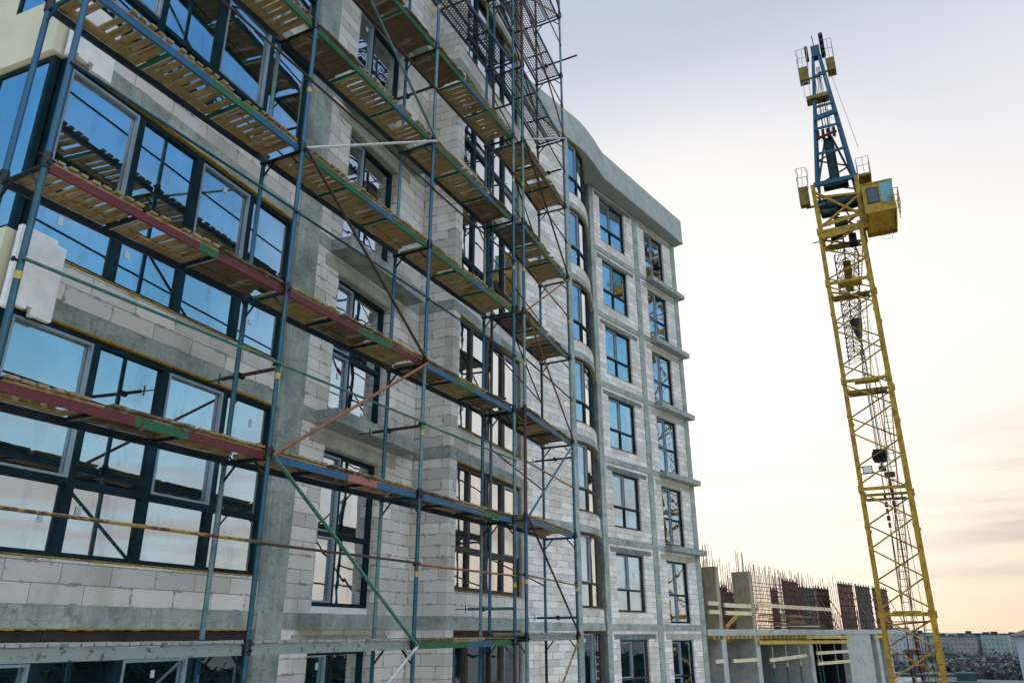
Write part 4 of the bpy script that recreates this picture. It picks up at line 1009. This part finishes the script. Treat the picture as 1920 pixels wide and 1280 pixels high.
PN = [(2.15, .5), (3.35, .9), (5.9, .3), (7.5, .3), (9.2, .3), (11.0, .3), (14.5, .4), (15.1, .8), (16.8, .4), (25.0, .5)]
PL_ = ['left one in the first narrow opening', 'right one in the first narrow opening', 'first prop in the wide opening, beside the second column', 'second prop from the left in the wide opening', 'third prop from the left in the wide opening', 'last prop in the wide opening', 'left of the close pair of props in the darkest opening', 'right of the close pair of props in the darkest opening', 'single prop at the right of the darkest opening', 'prop right of the broad concrete wall']
for (s, d), lb in zip(PN, PL_):
    zt = -.5 if 5.5 < s < 17.5 else -.28
    t = thing('steel_prop', 'green steel prop, ' + lb, 'prop', FW.p(s, d, -2.96), 'green props under the slab')
    MB().tube(FW.p(s, d, -2.95), FW.p(s, d, -1.4), .04, 8).build('outer_tube', 'prop_green', t); MB().tube(FW.p(s, d, -1.4), FW.p(s, d, zt), .03, 8).build('inner_tube', 'steel_pale', t)
    MB().tube(FW.p(s, d, -1.5), FW.p(s, d, -1.32), .07, 8).build('collar', 'steel_pale', t)
t = thing('timber_stack', 'untidy stack of long boards on the slab in front of the brown formwork', 'timber stack', FW.p(11, .9, Z2)); random.seed(8)
for i in range(9):
    m_ = MB().beam(FW.p(8.6 + U(0, 1), .5 + U(0, .9), Z2 + .08 + i * .085), FW.p(15.5 + U(-1.5, 1), .5 + U(0, .9), Z2 + .08 + i * .085 + U(-.04, .04)), .16, .05); m_.build('board', random.choice(('wood_dark', 'timber_pale', 'wood')), t)
solo(MB().box(FW, 12.2, 13.3, 4.0, 4.5, Z2 + .9, Z2 + 1.25).box(FW, 12.2, 12.26, 4.0, 4.5, Z2, Z2 + .9).box(FW, 13.24, 13.3, 4.0, 4.5, Z2, Z2 + .9), 'site_bin', 'tarp_blue', FW.p(12.7, 4.2, Z2), 'small bright blue bin among the formwork', 'bin')
solo(MB().box(FW, 1.75, 3.3, 2.0, 2.5, Z2 + .01, Z2 + .28).box(FW, 1.8, 3.2, 2.05, 2.45, Z2 + .28, Z2 + .34), 'tarpaulin', 'tarp_blue', FW.p(2.5, 2.2, Z2), 'folded blue tarpaulin on the slab between the two columns', 'tarpaulin')

# ------------------------------------------------------------------ the far town
def mat_town(name, wall, win, wx=2.6, wz=3.0, fx=.45, fz=.45):
    m, nt, b = newmat(name)
    uv = N(nt, 'ShaderNodeTexCoord').outputs['UV']; s = N(nt, 'ShaderNodeSeparateXYZ'); Lk(nt, uv, s.inputs[0])
    a = mth(nt, 'LESS_THAN', mth(nt, 'FRACT', mth(nt, 'DIVIDE', s.outputs[0], wx)), fx); c_ = mth(nt, 'LESS_THAN', mth(nt, 'FRACT', mth(nt, 'DIVIDE', s.outputs[1], wz)), fz)
    nn = noise(nt, coords(nt, 'Object'), .08, 3)
    base = mix(nt, mrange(nt, nn, .4, .6), wall, tuple(x * .8 for x in wall))
    Lk(nt, mix(nt, mth(nt, 'MULTIPLY', a, c_), base, win), b.inputs['Base Color']); b.inputs['Roughness'].default_value = .85
TW = [('town_white', (.50, .54, .53)), ('town_mint', (.36, .44, .40)), ('town_cream', (.46, .44, .39)), ('town_grey', (.34, .38, .38)), ('town_pink', (.36, .31, .30))]
for nme, c in TW: mat_town(nme, c, tuple(x * .62 for x in c))
mat_flat('roof_dark', (.06, .10, .10), .8, .3, .05); mat_flat('roof_brown', (.12, .09, .085), .8, .3, .1); mat_flat('roof_blue', (.10, .14, .16), .7, .3, .1)
mat_flat('town_yellow', (.55, .36, .10), .8, .1, .1); mat_flat('town_plain', (.66, .68, .66), .8, .1, .1)
mat_flat('bark', (.13, .115, .105), .9, .3, 1.); mat_flat('twigs', (.13, .12, .115), .95, .3, .3); mat_flat('evergreen', (.008, .028, .030), .95, .6, .25, .05)
adj = {'town_white': 'off-white', 'town_mint': 'pale mint', 'town_cream': 'cream', 'town_grey': 'grey', 'town_pink': 'dull pink'}
def block(x, y, wx, wy, h, mat, roof, ang, label, pitched=False):
    t = thing('town_building', label, 'building', (x, y, GZ), 'town buildings in the distance'); F = Fr(x, y, ang)
    MB().box(F, -wx / 2, wx / 2, -wy / 2, wy / 2, GZ - 1, h).build('wall', mat, t)
    r_ = MB()
    if pitched:
        e = .6; hh = min(wy * .32, 4.5); P_ = F.p
        a = [P_(-wx / 2 - e, -wy / 2 - e, h), P_(wx / 2 + e, -wy / 2 - e, h), P_(wx / 2 + e, wy / 2 + e, h), P_(-wx / 2 - e, wy / 2 + e, h)]; tt = [P_(-wx / 2 + wy * .2, 0, h + hh), P_(wx / 2 - wy * .2, 0, h + hh)]
        r_.face([a[0], a[1], tt[1], tt[0]]); r_.face([a[2], a[3], tt[0], tt[1]]); r_.face([a[3], a[0], tt[0]]); r_.face([a[1], a[2], tt[1]]); r_.face(a[::-1])
    else:
        r_.box(F, -wx / 2 - .3, wx / 2 + .3, -wy / 2 - .3, wy / 2 + .3, h, h + .5); r_.box(F, -2, 2, -2, 2, h + .5, h + 2.2)
    r_.build('roof', roof, t)
random.seed(21)
def polar(px, D):      # point at image column px (1920 wide) and distance D along the ground
    d = fw + r2 * ((px - 960) / FPX) - u2 * ((1181 - 640) / FPX); h = Vector((d.x, d.y, 0)).normalized(); return CAMP + h * D
cnt = 0
TB = [(1668, 620, 46, 6.5, 'town_white'), (1690, 700, 40, 4.0, 'town_mint'), (1706, 640, 34, 3.0, 'town_grey'), (1724, 720, 40, 3.0, 'town_white'), (1744, 760, 44, .6, 'town_cream'), (1765, 690, 40, .9, 'town_grey'), (1782, 720, 40, .2, 'town_white'),
      (1800, 660, 36, .8, 'town_pink'), (1815, 700, 34, 2.6, 'town_grey'), (1832, 680, 34, 1.0, 'town_mint'), (1848, 720, 38, 1.8, 'town_white'), (1863, 670, 34, 2.2, 'town_mint'), (1879, 730, 40, .6, 'town_grey'), (1896, 760, 44, 1.6, 'town_cream'),
      (1700, 430, 26, -5.5, 'town_grey'), (1735, 400, 22, -7.6, 'town_white'), (1812, 450, 26, -8.0, 'town_pink'), (1850, 420, 24, -8.0, 'town_white'), (1775, 460, 22, -7.6, 'town_cream')]
pos = ['behind the left edge of the crane mast', 'just right of the left mast leg', 'inside the mast outline, left of centre', 'in the middle of the mast outline', 'inside the mast outline, right of centre', 'against the right mast leg', 'first right of the mast', 'second right of the mast, on the skyline', 'third right of the mast, tallest there', 'fourth right of the mast, low', 'fifth right of the mast', 'sixth right of the mast', 'seventh right of the mast, low', 'half hidden by the near apartment block',
       'lower down inside the mast, left', 'lower down inside the mast, right', 'lower down beyond the trees, left of the orange striped block', 'lower down in front of the mint skyline blocks', 'lower down beside the right mast leg']
for i, ((px, D, wd, zt, mt), ps) in enumerate(zip(TB, pos)):
    p = polar(px, D); block(p.x, p.y, 12, wd * .5, zt - 4.5, mt, ('roof_dark', 'roof_blue', 'roof_brown')[i % 3], math.atan2(p.y - CAMP.y, p.x - CAMP.x) + U(-.3, .3), 'far %s town building %s' % (adj[mt], ps), False)
# low sheds with dark roofs across the lower right
for px, D, wd, zt, ang, lb in ((1795, 215, 34, -10.8, .0, 'long low shed with dark green roof and pale eaves at lower right'), (1700, 235, 16, -10.2, .25, 'small dark roofed shed seen through the mast'), (1760, 160, 9, -13.2, .1, 'small grey shed in the yard below the long shed'), (1855, 165, 11, -13.0, -.1, 'second small shed in the yard, nearer the orange striped block')):
    p = polar(px, D); block(p.x, p.y, 12, wd, zt, 'town_grey', 'roof_dark', math.atan2(p.y - CAMP.y, p.x - CAMP.x) + ang, lb, False)
# near apartment block at the right edge
p = polar(1920, 240); a_ = math.atan2(p.y - CAMP.y, p.x - CAMP.x) + .18; F = Fr(p.x, p.y, a_)
ab = thing('apartment_block', 'white apartment block with orange window strips and brown roof at the right edge', 'building', (p.x, p.y, GZ))
MB().box(F, 0, 14, -26, 0, GZ - 1, -.9).build('wall', 'town_plain', ab)
for j in range(6):
    y1 = -1.6 - j * 4.3; MB().box(F, -.15, 0, y1 - 2.1, y1, GZ, -1.2).build('facade_strip', 'town_yellow', ab)
    for kf in range(5):
        z = -3.6 - kf * 3.0; f_ = MB().box(F, -.30, -.15, y1 - 1.85, y1 - .25, z, z + 1.5).build('window', 'town_plain', ab)
        MB().box(F, -.34, -.30, y1 - 1.75, y1 - 1.1, z + .12, z + 1.38).box(F, -.34, -.30, y1 - .98, y1 - .35, z + .12, z + 1.38).build('pane', 'cab_glass', f_)
r_ = MB(); P_ = F.p; a = [P_(-1, 1, -.9), P_(15, 1, -.9), P_(15, -27, -.9), P_(-1, -27, -.9)]; tt = [P_(6, -5, 1.9), P_(6, -21, 1.9)]
r_.face([a[0], a[1], tt[0]]); r_.face([a[1], a[2], tt[1], tt[0]]); r_.face([a[2], a[3], tt[1]]); r_.face([a[3], a[0], tt[0], tt[1]]); r_.face(a)
r_.build('roof', 'roof_brown', ab)
# street trees, bare
tree_me = {}
def tree_mesh(seed):
    random.seed(seed); tr_ = MB(); tw = MB()
    def br(p, d, L, r, lev):
        q = p + d * L; tr_.tube(p, q, r, 5, r * .65)
        if lev == 0:
            for _ in range(9):
                e = q + Vector((U(-1, 1), U(-1, 1), U(-.6, 1))) * L * .8; s_ = Vector((U(-1, 1), U(-1, 1), U(-1, 1))) * .22; tw.face([q - d * L * rnd(), e, e + s_])
            return
        for _ in range(4): br(p.lerp(q, U(.55, 1)), (d + Vector((U(-.8, .8), U(-.8, .8), U(-.1, .6)))).normalized(), L * U(.55, .75), r * .6, lev - 1)
    br(Vector((0, 0, 0)), Vector((0, 0, 1)), 3.4, .28, 3)
    return tr_, tw
protos = []
for sd in (1, 2, 3):
    a, b = tree_mesh(sd); root = thing('bare_tree', 'x', 'tree', (0, 0, 0), 'bare trees between the town and the sheds')
    protos.append((root, a.build('trunk', 'bark', root), b.build('crown', 'twigs', root)))
random.seed(31)
TP = [(1712, 250), (1722, 262), (1748, 245), (1757, 268), (1790, 240), (1797, 262), (1806, 236), (1812, 275), (1822, 248), (1832, 262), (1840, 238), (1853, 255), (1862, 246), (1870, 266), (1877, 240), (1882, 262)]
for i, (px, D) in enumerate(TP):
    root, tr_, cr_ = protos[i % 3]
    if i >= 3:
        r = root.copy(); COL.objects.link(r)
        for ch in (tr_, cr_):
            c = ch.copy(); COL.objects.link(c); c.parent = r
    else: r = root
    p = polar(px, D); r.location = (p.x, p.y, GZ); s_ = U(.6, .9); r.scale = (s_, s_, s_); r.rotation_euler = (0, 0, U(0, 6))
    r['label'] = 'bare grey-brown tree, %s in the tree row' % (('first seen inside the mast outline', 'second inside the mast outline', 'third inside the mast outline', 'fourth, near the right mast leg')[i] if i < 4 else '%s to the right of the crane mast' % ('first', 'second', 'third', 'fourth', 'fifth', 'sixth', 'seventh', 'eighth', 'ninth', 'tenth', 'eleventh', 'last')[i - 4])
# far wood
fwm = MB(); random.seed(41)
for i in range(9000):
    px = U(1600, 1990); D = U(270, 560); p = polar(px, D); zz = GZ + abs(U(-1, 1)) ** .7 * U(2, 7)
    c_ = Vector((p.x, p.y, zz)); s_ = U(.4, 1.3)
    fwm.face([c_ + Vector((U(-1, 1), U(-1, 1), U(-1, 1))) * s_ for _ in range(3)])
mat_flat('twigs_far', (.085, .088, .086), .95, .3, .3)
solo(fwm, 'far_wood', 'twigs_far', (330, -20, GZ), 'hazy strip of bare trees below the skyline blocks', 'trees', kind='stuff')
# the dark wood on the other side, behind the viewer, seen mirrored in the panes
random.seed(51)
mw = MB()
def wd_(ang, j_):
    D = 95 + 22 * math.sin(ang * 13 + j_) + 9 * math.sin(ang * 47 + j_ * 2.1); top = -1.6 + 1.5 * math.sin(ang * 17) + 1.0 * math.sin(ang * 41 + 1) + .7 * math.sin(ang * 97)
    zz = GZ + (top - GZ) * j_ / 6; D += (2.5 * math.sin(ang * 140 + j_ * 3) + j_ * 1.6)
    return Vector((CAMP.x + math.cos(ang) * D, CAMP.y + math.sin(ang) * D, zz))
NA = 260
for i in range(NA):
    a0_ = R(-88 + 72 * i / NA); a1_ = R(-88 + 72 * (i + 1) / NA)
    for j_ in range(6): mw.face([wd_(a0_, j_), wd_(a1_, j_), wd_(a1_, j_ + 1), wd_(a0_, j_ + 1)])
for i in range(7000):
    ang = R(U(-86, -17)); c_ = wd_(ang, U(4.2, 6.1)); s_ = U(.3, 1.0)
    mw.face([c_ + Vector((U(-1, 1), U(-1, 1), U(-1, 1))) * s_ for _ in range(3)])
solo(mw, 'near_wood', 'evergreen', (60, -70, GZ), 'dark evergreen wood in front of the facade, mirrored in the lowest windows', 'trees', kind='stuff')
# ------------------------------------------------------------------ the air between here and the far town
hb = MB().box(WORLD, -1650, 1650, -1650, 1650, GZ - 4, 70)
m = bpy.data.materials.new('haze'); m.use_nodes = True; MATS['haze'] = m; m.node_tree.nodes.clear()
o_ = m.node_tree.nodes.new('ShaderNodeOutputMaterial'); v_ = m.node_tree.nodes.new('ShaderNodeVolumePrincipled'); v_.inputs['Density'].default_value = .0026; v_.inputs['Color'].default_value = (.84, .92, 1, 1)
m.node_tree.links.new(v_.outputs[0], o_.inputs['Volume'])
solo(hb, 'haze', 'haze', (0, 0, 0), None, None, kind='stuff')
